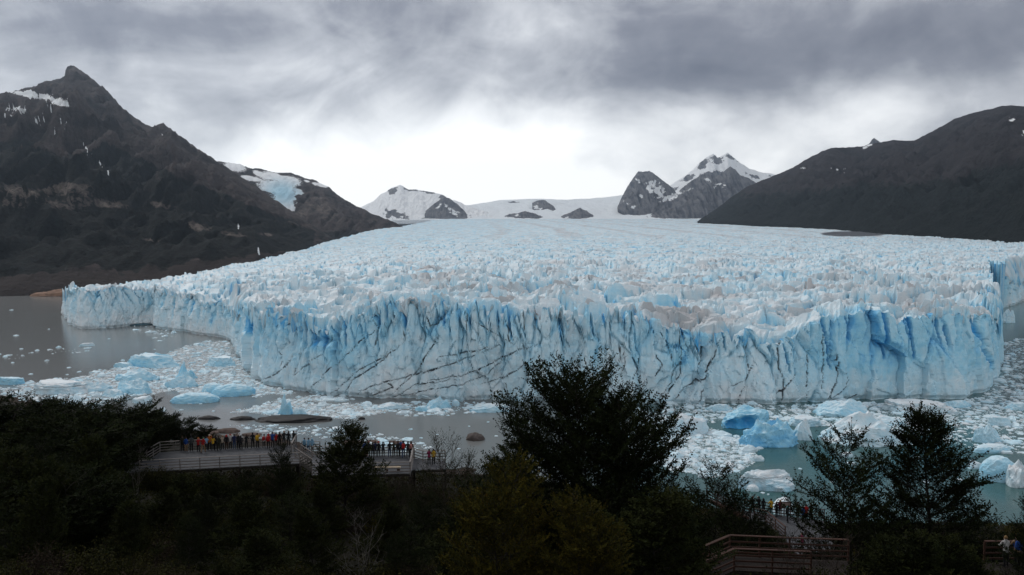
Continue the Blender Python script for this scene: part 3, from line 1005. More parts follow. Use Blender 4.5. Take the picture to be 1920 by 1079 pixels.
def masks_left(PX, PY, X, Y, Z, V):
    tl = np.interp(PX, [-600, -100, 0, 60, 110, 150, 200, 240, 290, 330, 420, 520, 620, 700], [250, 262, 262, 270, 292, 286, 262, 290, 305, 330, 362, 405, 440, 455])
    forest = sstep(-16, 16, PY - tl)
    forest = forest * (1 - 0.75 * sstep(0.1, 0.5, fbm2(PX / 60, PY / 60, 3, 201)) * sstep(60, 0, PY - tl))
    snow = ells(PX, PY, [(70, 180, 55, 5, 8), (112, 192, 18, 7, 15), (30, 204, 26, 2.5, 2), (75, 225, 12, 2.5, 10), (118, 229, 8, 3, 8), (10, 217, 14, 2, 3), (48, 173, 20, 2.5, -6),
                         (104, 244, 2, 5, -15), (95, 205, 6, 3, -20), (175, 290, 1.8, 10, -25), (188, 307, 1.8, 10, -25), (203, 322, 1.5, 6, -20), (447, 425, 1.5, 6, 5), (485, 472, 1.6, 9, -8),
                         (305, 253, 3, 1.5, 0), (338, 282, 4, 1.2, 0), (160, 275, 1.5, 10, -30)])
    tan = ells(PX, PY, [(40, 360, 70, 16, 4), (130, 355, 60, 20, 5), (190, 380, 70, 14, 6), (300, 385, 40, 10, 12), (20, 385, 40, 10, 0), (370, 425, 35, 12, 14), (120, 385, 60, 14, 0),
                        (440, 440, 30, 7, 8), (500, 440, 20, 5, 8), (285, 450, 22, 6, 10)]) * 0.85
    up = sstep(0, -60, PY - tl)
    tan = np.maximum(tan, 0.30 * up * sstep(-0.1, 0.4, fbm2(PX / 40, PY / 12, 4, 203)))
    soil = sstep(0.955, 0.985, V + 0.012 * fbm2(PX / 25, PY / 8, 3, 205))
    forest = forest * (1 - soil)
    return snow, forest, tan * (1 - soil), soil, 0


R_LEFT = [(-900, 330, 4200), (-500, 250, 4800), (-200, 165, 5500), (-60, 190, 5800), (0, 178, 6000), (20, 176, 6000), (40, 168, 6000), (60, 163, 6000), (80, 157, 6000), (95, 153, 6000), (112, 149, 6000), (121, 145, 6000), (123, 133, 6000), (127, 126, 6000), (133, 123.5, 6000),
          (141, 127, 6000), (150, 133, 6000), (160, 141, 6000), (175, 149, 6000), (186, 158, 6000), (197, 168, 5900), (208, 183, 5900), (222, 200, 5800), (230, 207, 5800), (250, 222, 5700), (270, 234, 5700), (284, 239, 5650), (298, 237, 5600), (310, 238, 5600), (325, 246, 5550),
          (345, 260, 5500), (370, 280, 5400), (395, 294, 5400), (420, 311, 5300), (445, 327, 5250), (470, 345, 5200), (495, 360, 5150), (520, 378, 5100), (545, 396, 5050), (570, 414, 5000), (595, 432, 4900), (615, 444, 4800), (640, 456, 4700), (662, 459, 4600)]
B_LEFT = [(-900, 590, 1470), (-300, 562, 1900), (0, 556, 2020), (60, 553, 2060), (130, 549, 2150), (180, 541, 2200), (300, 531, 2250), (400, 512, 2400), (480, 492, 2600), (560, 478, 3250), (600, 470, 3700), (640, 463, 4300), (662, 461, 4500)]
loft('mountain', 'dark mountain on the left with a pointed rocky summit and forested lower slopes', R_LEFT, B_LEFT, 470, 200, 300, 301, M_MTN, masks_left, 750, 2500, 0.88, 4.5)


def masks_left2(PX, PY, X, Y, Z, V):
    snow = ells(PX, PY, [(440, 313, 22, 9, 10), (485, 326, 12, 5, 25), (505, 330, 25, 8, 5), (540, 340, 26, 10, 6), (520, 352, 38, 15, 10), (532, 372, 22, 18, 5), (545, 388, 8, 12, -20), (600, 347, 16, 3.5, 12), (560, 360, 10, 5, 30), (470, 335, 22, 5, 8), (548, 372, 8, 4, 10), (575, 340, 6, 2, 10)])
    blu = ells(PX, PY, [(530, 362, 34, 22, 10)])
    forest = 0.9 * sstep(0.66, 0.9, V + 0.1 * fbm2(PX / 40, PY / 30, 3, 211))
    tan = 0.42 * sstep(0.1, 0.4, V) * sstep(0.8, 0.6, V) + 0.4 * ells(PX, PY, [(600, 385, 40, 22, 25), (570, 400, 20, 20, 0)])
    return snow, forest, tan, sstep(0.97, 0.99, V), blu


loft('mountain', 'lower dark mountain behind the left one with a hanging glacier near its crest',
     [(380, 300, 7800), (420, 304, 7800), (440, 307, 7800), (470, 314, 7800), (500, 321, 7800), (540, 325, 7800), (575, 333, 7700), (600, 343, 7600), (620, 355, 7500), (645, 375, 7400), (670, 388, 7200), (700, 402, 7000), (730, 414, 6900), (760, 427, 6800), (775, 435, 6700), (779, 437, 6700)],
     [(380, 470, 5000), (560, 472, 5000), (640, 464, 4900), (700, 450, 5600), (740, 443, 6100), (775, 439, 6500), (779, 438.5, 6600)], 230, 100, 90, 317, M_MTN, masks_left2, 450, 2000, 0.9, 3.5)


def masks_right(PX, PY, X, Y, Z, V):
    forest = sstep(-25, 45, PY - np.interp(PX, [1300, 1450, 1600, 1750, 1920, 2300], [345, 350, 335, 325, 300, 300]))
    snow = ells(PX, PY, [(1897, 226, 8, 2.5, -10), (1917, 249, 4, 4, 0), (1577, 318, 9, 1.5, 2), (1557, 316, 2, 1.2, 0), (1505, 315, 5, 1, 0), (1622, 277, 6, 2, -20), (1630, 272, 6, 2.5, -10), (1690, 455, 8, 2.5, 10)])
    tan = 0.35 * ells(PX, PY, [(1440, 355, 20, 12, -30), (1560, 345, 20, 8, -20), (1697, 345, 2, 18, 10)])
    soil = sstep(0.93, 0.97, V + 0.03 * fbm2(PX / 30, PY / 8, 3, 215)) * sstep(1540, 1620, PX) * sstep(1900, 1760, PX)
    return snow, forest, tan, soil, 0


loft('mountain', 'broad dark rounded mountain on the right side of the valley',
     [(1308, 416, 9000), (1325, 404, 9300), (1345, 390, 9500), (1370, 371, 9600), (1400, 351, 9500), (1430, 338, 9300), (1460, 326, 9200), (1485, 316, 9000), (1500, 306, 8900), (1520, 295, 8800), (1540, 284, 8700), (1560, 278, 8600), (1590, 276, 8500), (1620, 275, 8400), (1645, 268, 8300), (1675, 263, 8200), (1700, 265, 8000), (1715, 265, 7900), (1735, 254, 7700), (1760, 240, 7500), (1790, 224, 7200), (1820, 213, 7000), (1850, 206, 6800), (1880, 200, 6600), (1895, 198, 6500), (1920, 200, 6400), (1990, 206, 6200), (2150, 185, 5800), (2400, 240, 5000), (2800, 330, 4000)],
     [(1308, 418, 8300), (1400, 419, 7300), (1480, 422, 6400), (1560, 436, 5600), (1640, 449, 4700), (1700, 457, 4150), (1800, 461, 3600), (1920, 466, 3050), (2100, 476, 2550), (2800, 520, 2000)], 320, 130, 240, 331, M_MTN_R, masks_right, 900, 2500, 0.85, 1.8)


def snowy(thr, patches=(), rocky=(), blu=0.0):
    def f(PX, PY, X, Y, Z, V):
        s = thr + 0.9 * fbm2(PX / 22, PY / 14, 4, 221, 0.6) - 0.45 * ridged2(PX / 13 + PY / 20, PY / 9, 3, 225) + 0.1
        if len(patches):
            soft = np.zeros_like(PX)
            for (ex, ey, rx, ry_, ro) in patches:
                soft = np.maximum(soft, ell(PX, PY, ex, ey, rx * 1.5, ry_ * 1.5, ro))
            s = s + 0.95 * soft + 0.5 * soft * fbm2(PX / 6, PY / 5, 3, 229)
        if len(rocky):
            s = s - np.clip(1.2 + 2.2 * fbm2(PX / 9, PY / 7, 4, 227, 0.6), 0, 2.2) * ells(PX, PY, rocky)
        return s, 0, 0.2, 0, blu
    return f


# white ice plateau closing the valley
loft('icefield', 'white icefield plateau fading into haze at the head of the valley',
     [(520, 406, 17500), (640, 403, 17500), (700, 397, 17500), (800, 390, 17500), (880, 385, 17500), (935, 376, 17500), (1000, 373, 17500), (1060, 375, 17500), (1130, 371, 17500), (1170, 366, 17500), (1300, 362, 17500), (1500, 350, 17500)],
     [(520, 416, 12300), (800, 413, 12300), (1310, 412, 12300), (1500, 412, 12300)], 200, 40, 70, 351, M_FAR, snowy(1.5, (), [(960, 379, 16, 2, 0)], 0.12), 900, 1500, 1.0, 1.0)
loft('mountain', 'low far snowy mountain with bare rock patches left of the icefield',
     [(672, 392, 14300), (700, 378, 14300), (715, 364, 14300), (735, 352, 14300), (752, 347, 14300), (765, 355, 14300), (790, 358, 14300), (812, 361, 14300), (830, 366, 14300), (860, 380, 14200), (878, 388, 14200), (930, 402, 14000)],
     [(672, 413, 12500), (930, 413, 12500)], 170, 50, 60, 353, M_FAR,
     snowy(1.1, [(735, 380, 30, 10, 0), (790, 385, 15, 15, 30)], [(740, 358, 16, 6, -20), (770, 356, 14, 3, 10), (800, 360, 14, 3, 5), (740, 400, 22, 9, 10), (835, 378, 14, 8, 40), (722, 370, 6, 4, 0)]), 500, 1200, 1.0, 2.0)
NUN = [('brown rock outcrop poking from the ice below the far snowy mountain', [(783, 410, 13000), (800, 394, 13000), (818, 380, 13000), (832, 368, 13000), (842, 372, 13000), (858, 384, 13000), (872, 398, 13000), (880, 409, 13000)], 412, [(845, 395, 14, 6, 40), (820, 388, 6, 3, -30)]),
       ('low dark rock ridge in the middle of the far ice', [(930, 411, 12900), (955, 402, 12900), (985, 397, 12900), (1005, 402, 12900), (1025, 409, 12900), (1034, 412, 12900)], 413, [(970, 404, 8, 2, 0)]),
       ('dark rock outcrop right of the low ridge in the far ice', [(1038, 412, 12900), (1055, 404, 12900), (1075, 397, 12900), (1088, 390, 12900), (1100, 396, 12900), (1112, 404, 12900), (1118, 411, 12900)], 413, [(1060, 408, 6, 2, 0)]),
       ('small far outcrop above the low ridge in the ice', [(998, 381, 14500), (1008, 376, 14500), (1022, 375, 14500), (1032, 382, 14500), (1044, 395, 14500)], 397, [(1010, 390, 8, 5, 30)])]
for k, (lb, rd, by, sn) in enumerate(NUN):
    loft('rock_outcrop', lb, rd, [(rd[0][0], by, rd[0][2] - 500), (rd[-1][0], by, rd[0][2] - 500)], 60, 24, 25, 361 + k, M_FAR, snowy(-0.25, sn), 250, 400, 0.95, 2.2)
loft('mountain', 'far snow covered peaks behind the jagged rock on the right',
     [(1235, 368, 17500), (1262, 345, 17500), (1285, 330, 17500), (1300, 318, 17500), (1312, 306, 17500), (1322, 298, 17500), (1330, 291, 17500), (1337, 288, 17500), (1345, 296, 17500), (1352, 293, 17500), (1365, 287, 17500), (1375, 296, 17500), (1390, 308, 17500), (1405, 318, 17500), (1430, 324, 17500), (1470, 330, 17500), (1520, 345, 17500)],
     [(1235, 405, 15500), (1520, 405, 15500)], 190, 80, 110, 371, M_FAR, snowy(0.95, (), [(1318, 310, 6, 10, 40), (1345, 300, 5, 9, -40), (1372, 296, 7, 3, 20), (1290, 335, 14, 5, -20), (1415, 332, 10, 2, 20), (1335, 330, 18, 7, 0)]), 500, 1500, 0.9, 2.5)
loft('mountain', 'dark jagged rock peak with snow gullies right of the icefield',
     [(1158, 388, 14000), (1165, 372, 14000), (1172, 358, 14000), (1180, 345, 14000), (1190, 330, 14000), (1197, 321, 14000), (1206, 323, 14000), (1217, 320, 14000), (1228, 328, 14000), (1245, 340, 14000), (1262, 355, 14000), (1278, 372, 14000), (1310, 400, 13800)],
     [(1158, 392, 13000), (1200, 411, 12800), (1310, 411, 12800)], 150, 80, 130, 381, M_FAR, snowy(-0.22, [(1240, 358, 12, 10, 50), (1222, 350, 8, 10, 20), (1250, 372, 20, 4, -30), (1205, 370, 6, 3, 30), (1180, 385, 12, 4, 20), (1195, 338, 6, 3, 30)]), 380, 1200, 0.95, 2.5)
loft('mountain', 'dark rocky far peak with snow patches beside the right mountain',
     [(1205, 408, 13300), (1235, 390, 13300), (1260, 370, 13300), (1285, 348, 13300), (1300, 338, 13300), (1315, 329, 13300), (1328, 326, 13300), (1342, 334, 13300), (1356, 323, 13300), (1369, 312, 13300), (1378, 317, 13300), (1388, 330, 13300), (1402, 334, 13300), (1420, 345, 13300), (1460, 372, 13300)],
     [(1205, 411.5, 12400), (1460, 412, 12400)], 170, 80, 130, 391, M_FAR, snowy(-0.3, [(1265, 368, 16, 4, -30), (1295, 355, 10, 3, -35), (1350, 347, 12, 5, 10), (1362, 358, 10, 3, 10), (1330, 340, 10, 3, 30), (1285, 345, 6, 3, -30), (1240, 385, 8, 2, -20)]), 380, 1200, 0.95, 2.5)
loft('mountain', 'small grey rock spire showing over the ridge of the right mountain',
     [(1622, 274, 11500), (1630, 270, 11500), (1635, 262, 11500), (1639, 259, 11500), (1644, 263, 11500), (1650, 267, 11500), (1660, 272, 11500)],
     [(1622, 300, 11000), (1660, 300, 11000)], 40, 24, 30, 397, M_FAR, snowy(0.05), 200, 500, 0.9, 1.0)

# tan rock bench on the far left shore
def lump(name, size, seed, material, sub=4, rough=0.35, flat=0.25, smooth=True):
    bm = bmesh.new()
    bmesh.ops.create_icosphere(bm, subdivisions=sub, radius=1.0)
    me = bpy.data.meshes.new(name)
    bm.to_mesh(me)
    bm.free()
    n = len(me.vertices)
    co = np.empty(n * 3, np.float32)
    me.vertices.foreach_get('co', co)
    co = co.reshape(-1, 3).astype(float)
    k = 1 + rough * fbm3(co[:, 0] * 1.3, co[:, 1] * 1.3, co[:, 2] * 1.3, 4, seed, 0.55)
    k += rough * 0.5 * fbm3(co[:, 0] * 2, co[:, 1] * 2, co[:, 2] * 2, 3, seed + 5, 0.5, True)
    co = co * k[:, None]
    co[:, 2] = np.maximum(co[:, 2], -flat)
    co *= np.array(size)[None, :] / 2 * np.array([1, 1, 2.0])[None, :]
    me.vertices.foreach_set('co', co.astype(np.float32).ravel())
    me.polygons.foreach_set('use_smooth', np.full(len(me.polygons), smooth, bool))
    me.update()
    me.materials.append(material)
    return me


def put_on_water(name, px, py, wpx, hpx, dep, seed, material, label, cat, sub=4, rough=0.35, group=None, rz=0.0):
    x, y, _ = [float(q) for q in onz(px, py)]
    w, h = wpx * y / FPX, hpx * y / FPX
    me = lump(name, (w * 0.85, w * dep, h * 0.8), seed, material, sub, rough)
    o = link(name, me)
    o.location = (x, y + w * dep * 0.3, 0)
    o.rotation_euler = (0, 0, rz)
    tag(o, label, cat, group)
    return o


put_on_water('rock', 80, 556, 60, 9, 0.5, 1, M_TANROCK, 'low tan rock bench on the far left shore nearer the frame edge', 'rock')
put_on_water('rock', 105, 556, 50, 14, 0.5, 2, M_TANROCK, 'rounded orange tan rock beside the left end of the glacier', 'rock')
put_on_water('rock', 548, 791, 150, 8.5, 0.35, 3, M_ROCK, 'long low black rock islet below the ice spire', 'rock', 4, 0.4)
put_on_water('rock', 453, 788, 48, 7, 0.35, 4, M_ROCK, 'smaller black rock islet between two others off the deck', 'rock')
put_on_water('rock', 390, 787, 46, 7, 0.3, 5, M_ROCK, 'leftmost flat black rock islet at the edge of the brash ice', 'rock')
put_on_water('rock', 890, 826, 38, 14, 0.8, 6, M_BOULD, 'rounded grey brown boulder standing alone in the grey water', 'boulder')
put_on_water('rock', 678, 787, 14, 5, 0.5, 7, M_ROCK, 'tiny black rock tip in the water right of the long islet', 'rock')
SHORE_LABELS = ['larger brown shore rock behind the middle left of the first deck crowd', 'brown shore rock behind the heads in the middle of the first deck', 'brown shore rock behind the right end of the first deck crowd',
                'brown shore rock by the tip of the thicket above the first deck', 'flat brown shore rock behind the heads of the second deck crowd', 'brown shore rock behind the right corner of the second deck', 'flat brown shore rock by the conical beech behind the second deck']
for k, (px, py, w, h) in enumerate([(425, 812, 60, 18), (470, 818, 50, 12), (515, 820, 46, 12), (390, 814, 50, 14), (700, 830, 46, 8), (740, 832, 40, 9), (660, 832, 60, 10)]):
    put_on_water('shore_rock', px, py, w * 0.8, h * 0.45, 0.5, 20 + k, M_ROCKB, SHORE_LABELS[k], 'rock', 3, 0.45, 'brown rocks along the near shore')

# ------------------------------------------------------------------ icebergs
def berg_mesh(w, d, h, seed, kind, blue, grey):
    bm = bmesh.new()
    bmesh.ops.create_icosphere(bm, subdivisions=5 if w > 18 else 4, radius=1.0)
    me = bpy.data.meshes.new('iceberg')
    bm.to_mesh(me)
    bm.free()
    n = len(me.vertices)
    c = np.empty(n * 3, np.float32)
    me.vertices.foreach_get('co', c)
    c = c.reshape(-1, 3).astype(float)
    x, y, z = c[:, 0].copy(), c[:, 1].copy(), c[:, 2].copy()
    rid = fbm3(x * 1.4, y * 1.4, z * 0.8, 4, seed, 0.55, True)
    fb = fbm3(x * 1.2, y * 1.2, z * 1.2, 4, seed + 3, 0.55)
    fine = fbm3(x * 5, y * 5, z * 5, 3, seed + 4)
    if kind == 'slab':
        z = np.sign(z) * np.abs(z) ** 0.45
        k = np.maximum(np.abs(x), np.abs(y)) / (np.hypot(x, y) + 1e-6)
        r = np.hypot(x, y)
        q = np.where(r > 1e-6, np.minimum(1, r ** 0.45) / np.maximum(r, 1e-6), 1)
        x, y = x * q * (1 + 0.25 * fb), y * q * (1 + 0.25 * fb)
        z = z * (0.8 + 0.22 * rid + 0.15 * fb + 0.05 * fine)
    elif kind == 'spire':
        top = np.clip(z, 0, 1)
        r = np.hypot(x, y)
        z = np.where(z > 0, top * (0.25 + 1.0 * np.exp(-((x + 0.28) / 0.22) ** 2 - (y / 0.5) ** 2) + 0.35 * np.exp(-((x - 0.45) / 0.3) ** 2)), z * 0.3)
        k = 1 + 0.25 * fb + 0.1 * fine
        x, y, z = x * k, y * k, z * (1 + 0.2 * rid)
    elif kind == 'arch':
        k = 1 + 0.22 * rid + 0.25 * fb + 0.05 * fine
        cav = np.exp(-((x + 0.05) / 0.36) ** 2 - ((y + 0.95) / 0.55) ** 2 - ((z - 0.25) / 0.42) ** 2) + 0.8 * np.exp(-((x + 0.62) / 0.2) ** 2 - ((y + 0.7) / 0.5) ** 2 - ((z - 0.15) / 0.3) ** 2)
        x, y, z = x * k, y * k + 1.05 * cav, z * k
    elif kind == 'dome':
        k = 1 + 0.16 * fb + 0.06 * fine
        x, y, z = x * k, y * k, np.abs(z) ** 0.8 * np.sign(z) * k
    else:   # ridge: broken, peaked
        k = 1 + 0.30 * rid + 0.32 * fb + 0.07 * fine
        x, y = x * k, y * k
        pk = 0.45 + 0.55 * np.maximum(0, ridged2(x * 1.1 + seed, y * 0.8, 3, seed)) + 0.3 * fb
        z = z * pk * (1 + 0.25 * rid + 0.08 * fine)
    if kind in ('ridge', 'slab', 'arch', 'spire'):
        rr = np.random.default_rng(seed)
        ext = np.array([np.abs(x).max(), np.abs(y).max(), max(z.max(), 1e-3)])
        for _ in range(16 if kind == 'ridge' else 9):
            nv = rr.normal(0, 1, 3) * [1, 1, 0.75 if kind != 'slab' else 0.25]
            nv[2] = abs(nv[2])
            nv /= np.linalg.norm(nv)
            q = np.stack([x / ext[0], y / ext[1], z / ext[2]], 1)
            over = np.maximum(q @ nv - rr.uniform(0.58, 0.95), 0)
            x, y, z = x - over * nv[0] * ext[0], y - over * nv[1] * ext[1], z - over * nv[2] * ext[2]
        k = 1 + 0.06 * fine + 0.16 * (fbm3(x * 2.6, y * 2.6, z * 2.6, 4, seed + 6, 0.55, True) - 0.4)
        x, y, z = x * k, y * k, z * k
    z = np.maximum(z, -0.25)
    z = z / max(1e-3, z.max()) * h
    z = np.maximum(z, -1.0)
    xr = (x - (x.max() + x.min()) / 2) / (x.max() - x.min()) * w
    yr = (y - (y.max() + y.min()) / 2) / (y.max() - y.min()) * d
    co = np.stack([xr, yr, z], 1)
    me.vertices.foreach_set('co', co.astype(np.float32).ravel())
    me.polygons.foreach_set('use_smooth', np.zeros(len(me.polygons), bool))
    me.update()
    zz = np.clip(z / h, 0, 1)
    nr = np.empty(n * 3, np.float32)
    me.vertices.foreach_get('normal', nr) if False else me.vertex_normals.foreach_get('vector', nr)
    nzv = nr.reshape(-1, 3)[:, 2]
    b = blue + 0.25 * fb - 0.25 * sstep(0.5, 0.95, nzv) + 0.12 * (1 - zz)
    if kind == 'arch':
        b = b + 0.75 * np.clip(cav, 0, 1)
    g = grey * (0.4 + 0.8 * sstep(-0.2, 0.4, fbm3(x * 3, y * 3, z * 0.2, 3, seed + 8)))
    dt = 0 * g
    if kind == 'slab' and grey > 0.3:
        dt = 0.55 * sstep(0.1, 0.0, np.abs(zz - 0.62 + 0.08 * fb))
    set_col(me, 'ice', np.clip(np.stack([b, dt, g], 1), 0, 1))
    me.materials.append(M_BERG)
    return me


def iceberg(px, py, wpx, hpx, dep, kind, blue, grey, label, seed, rz=0.0):
    x, y, _ = [float(q) for q in onz(px, py)]
    w, h = wpx * y / FPX, hpx * y / FPX
    o = link('iceberg', berg_mesh(w, w * dep, h, seed, kind, blue, grey))
    o.location = (x, y + w * dep * 0.42, 0)
    o.rotation_euler = (0, 0, rz)
    tag(o, label, 'iceberg', 'icebergs floating before the glacier')
    return o


BERGS = [
    (1402, 806, 96, 42, 0.55, 'arch', 0.52, 0.0, 'bright blue hollow iceberg with a curved cave open to the viewer'),
    (1452, 840, 128, 52, 0.5, 'ridge', 0.58, 0.0, 'large jagged blue and white iceberg just in front of the hollow blue one'),
    (1508, 826, 44, 40, 0.6, 'ridge', 0.10, 0.15, 'white crumbly iceberg touching the right end of the jagged blue one'),
    (1290, 816, 100, 36, 0.5, 'ridge', 0.06, 0.35, 'dirty white rugged iceberg beside the tall central tree'),
    (1446, 922, 116, 34, 0.4, 'slab', 0.25, 0.5, 'long flat topped iceberg with a dark band above the right deck'),
    (1413, 922, 24, 12, 0.6, 'dome', 0.02, 0.0, 'little white lump of ice in front of the flat banded iceberg'),
    (1473, 966, 40, 30, 0.8, 'dome', 0.0, 0.0, 'white domed iceberg behind the people on the right deck'),
    (1640, 838, 190, 58, 0.5, 'ridge', 0.14, 0.28, 'wide pale wrinkled iceberg behind the two right trees'),
    (1585, 782, 110, 30, 0.5, 'ridge', 0.30, 0.08, 'pale blue iceberg with peaked back below the right cliff'),
    (1520, 800, 90, 16, 0.5, 'slab', 0.22, 0.05, 'low pale blue ice slab right of the hollow blue iceberg'),
    (1738, 778, 130, 22, 0.5, 'slab', 0.04, 0.45, 'flat greyish pink ice slab left of the corner of the glacier front'),
    (1860, 832, 56, 36, 0.6, 'ridge', 0.25, 0.05, 'pointed pale iceberg right of the rightmost big tree top'),
    (1868, 850, 80, 14, 0.4, 'dome', 0.32, 0.0, 'smooth low blue iceberg lying under the pointed pale one'),
    (1885, 905, 70, 46, 0.7, 'dome', 0.40, 0.05, 'smooth blue iceberg at the right edge behind the trees'),
    (1922, 914, 60, 50, 0.7, 'ridge', 0.05, 0.45, 'dirty white iceberg cut by the right edge of the view'),
    (1895, 606, 36, 26, 0.6, 'ridge', 0.15, 0.05, 'small pointed iceberg off the far right end of the glacier'),
    (1910, 770, 50, 14, 0.5, 'slab', 0.25, 0.1, 'pale ice slab near the right edge below the glacier corner'),
    (1800, 765, 60, 13, 0.5, 'ridge', 0.3, 0.0, 'small blue ridge of ice below the right corner of the cliff'),
    (1660, 800, 90, 18, 0.5, 'ridge', 0.18, 0.1, 'broken white ice mound between the two right tree tops'),
    (1350, 772, 60, 14, 0.5, 'ridge', 0.2, 0.1, 'small bergy heap between the rugged iceberg and the cliff'),
    (1590, 858, 26, 9, 0.6, 'dome', 0.1, 0.0, 'small white lump at the lower edge of the wrinkled iceberg'),
    (1421, 866, 30, 12, 0.6, 'ridge', 0.1, 0.0, 'small white chunk alone in the teal water under the jagged blue iceberg'),
    (1880, 800, 60, 18, 0.5, 'slab', 0.2, 0.1, 'tilted pale slab of ice left of the frame edge'),
    (1835, 880, 40, 16, 0.6, 'ridge', 0.15, 0.0, 'white ice chunk glimpsed through the rightmost big tree'),
    (278, 690, 142, 24, 0.3, 'slab', 0.34, 0.05, 'long flat blue ice slab with a fluted edge on the left lake'),
    (228, 690, 40, 9, 0.5, 'slab', 0.3, 0.1, 'low blue ice step at the left end of the long slab'),
    (248, 716, 88, 24, 0.5, 'ridge', 0.30, 0.0, 'rounded pale blue iceberg below the long slab'),
    (342, 712, 44, 32, 0.6, 'spire', 0.38, 0.0, 'small blue iceberg with a pointed tip right of the rounded one'),
    (335, 728, 66, 22, 0.5, 'ridge', 0.28, 0.15, 'rough blue iceberg in front of the pointed tip'),
    (243, 740, 76, 28, 0.5, 'ridge', 0.32, 0.0, 'pale blue iceberg with a little peak in the left ice field'),
    (408, 688, 80, 18, 0.5, 'slab', 0.30, 0.1, 'flat blue ice slab nearest the left flank of the cliff'),
    (432, 744, 82, 22, 0.45, 'dome', 0.48, 0.0, 'smooth bright blue iceberg right of the left ice field'),
    (396, 737, 50, 18, 0.5, 'dome', 0.40, 0.0, 'rounded blue iceberg overlapping the left of the smooth bright one'),
    (360, 757, 92, 18, 0.4, 'dome', 0.45, 0.0, 'low bright blue iceberg lying nearest the wooded slope'),
    (262, 757, 40, 14, 0.6, 'ridge', 0.12, 0.0, 'small white iceberg at the lower edge of the left ice field'),
    (100, 740, 130, 22, 0.5, 'slab', 0.10, 0.5, 'broad dirty white floe near the bottom left wooded hill'),
    (165, 736, 70, 20, 0.5, 'ridge', 0.18, 0.3, 'dirty white iceberg joined to the right of the broad floe'),
    (14, 722, 56, 14, 0.4, 'slab', 0.45, 0.0, 'flat bright blue ice slab cut by the left edge of the view'),
    (205, 745, 50, 14, 0.5, 'ridge', 0.2, 0.2, 'small greyish iceberg between the dirty floe and the peaked one'),
    (304, 772, 14, 8, 0.7, 'ridge', 0.05, 0.0, 'tiny white ice cone in grey water above the wooded slope'),
    (534, 778, 32, 40, 0.6, 'spire', 0.40, 0.0, 'slender blue ice pinnacle standing behind the long black islet'),
    (560, 780, 30, 16, 0.7, 'ridge', 0.25, 0.0, 'lumpy pale ice at the right foot of the slender pinnacle'),
    (822, 767, 50, 24, 0.6, 'ridge', 0.35, 0.0, 'blue iceberg standing at the foot of the cliff left of the central tree'),
    (854, 762, 16, 12, 0.7, 'dome', 0.25, 0.0, 'small blue ice stump right of the iceberg at the cliff foot'),
    (920, 774, 84, 15, 0.4, 'ridge', 0.25, 0.0, 'flat pale blue iceberg half hidden by the left side of the central tree'),
    (738, 768, 76, 11, 0.4, 'ridge', 0.15, 0.05, 'low pale ice raft along the brash before the cliff'),
    (790, 772, 30, 10, 0.5, 'ridge', 0.38, 0.0, 'small dark blue ice lump left of the iceberg at the cliff foot'),
    (160, 650, 30, 6, 0.4, 'slab', 0.05, 0.0, 'thin white floe alone on the grey water before the left lobe'),
]
for k, b in enumerate(BERGS):
    iceberg(*b[:6], b[6] + 0.10, b[7], b[8], 500 + k * 7, 0.25 * math.sin(k * 2.3))

# small floes, singly, then the uncountable brash
def floe_arrays(n, seed):
    r = np.random.default_rng(seed)
    k = 8
    a = np.linspace(0, 2 * np.pi, k, endpoint=False)
    out = []
    for i in range(n):
        rad = 0.5 * (0.65 + 0.5 * r.random(k))
        an = a + r.uniform(-.25, .25, k)
        low = np.stack([rad * np.cos(an), rad * np.sin(an), np.full(k, -0.15)], 1)
        rim = low * [0.97, 0.97, 0] + [0, 0, 1] * (0.10 + 0.12 * r.random((k, 1)))
        top = low * [0.55, 0.55, 0] + [0, 0, 1] * (0.16 + 0.30 * r.random((k, 1)))
        c = np.array([[r.uniform(-.1, .1), r.uniform(-.1, .1), 0.2 + 0.35 * r.random()]])
        out.append(np.concatenate([low, rim, top, c]))
    F = []
    for i in range(k):
        j = (i + 1) % k
        F += [(i, j, k + j), (i, k + j, k + i), (k + i, k + j, 2 * k + j), (k + i, 2 * k + j, 2 * k + i), (2 * k + i, 2 * k + j, 3 * k)]
    return out, np.array(F)


FL, FF = floe_arrays(14, 77)


def sample_zone(n, seed, pw=1.0):
    r = np.random.default_rng(seed)
    pts = []
    while len(pts) < n:
        px = r.uniform(-60, 2000, 6000)
        py = 580 + 330 * r.random(6000) ** 1.0
        d = ice_density(px, py)
        ok = r.random(6000) < d ** pw
        pts += list(zip(px[ok], py[ok]))
    r.shuffle(pts)
    return np.array(pts[:n])


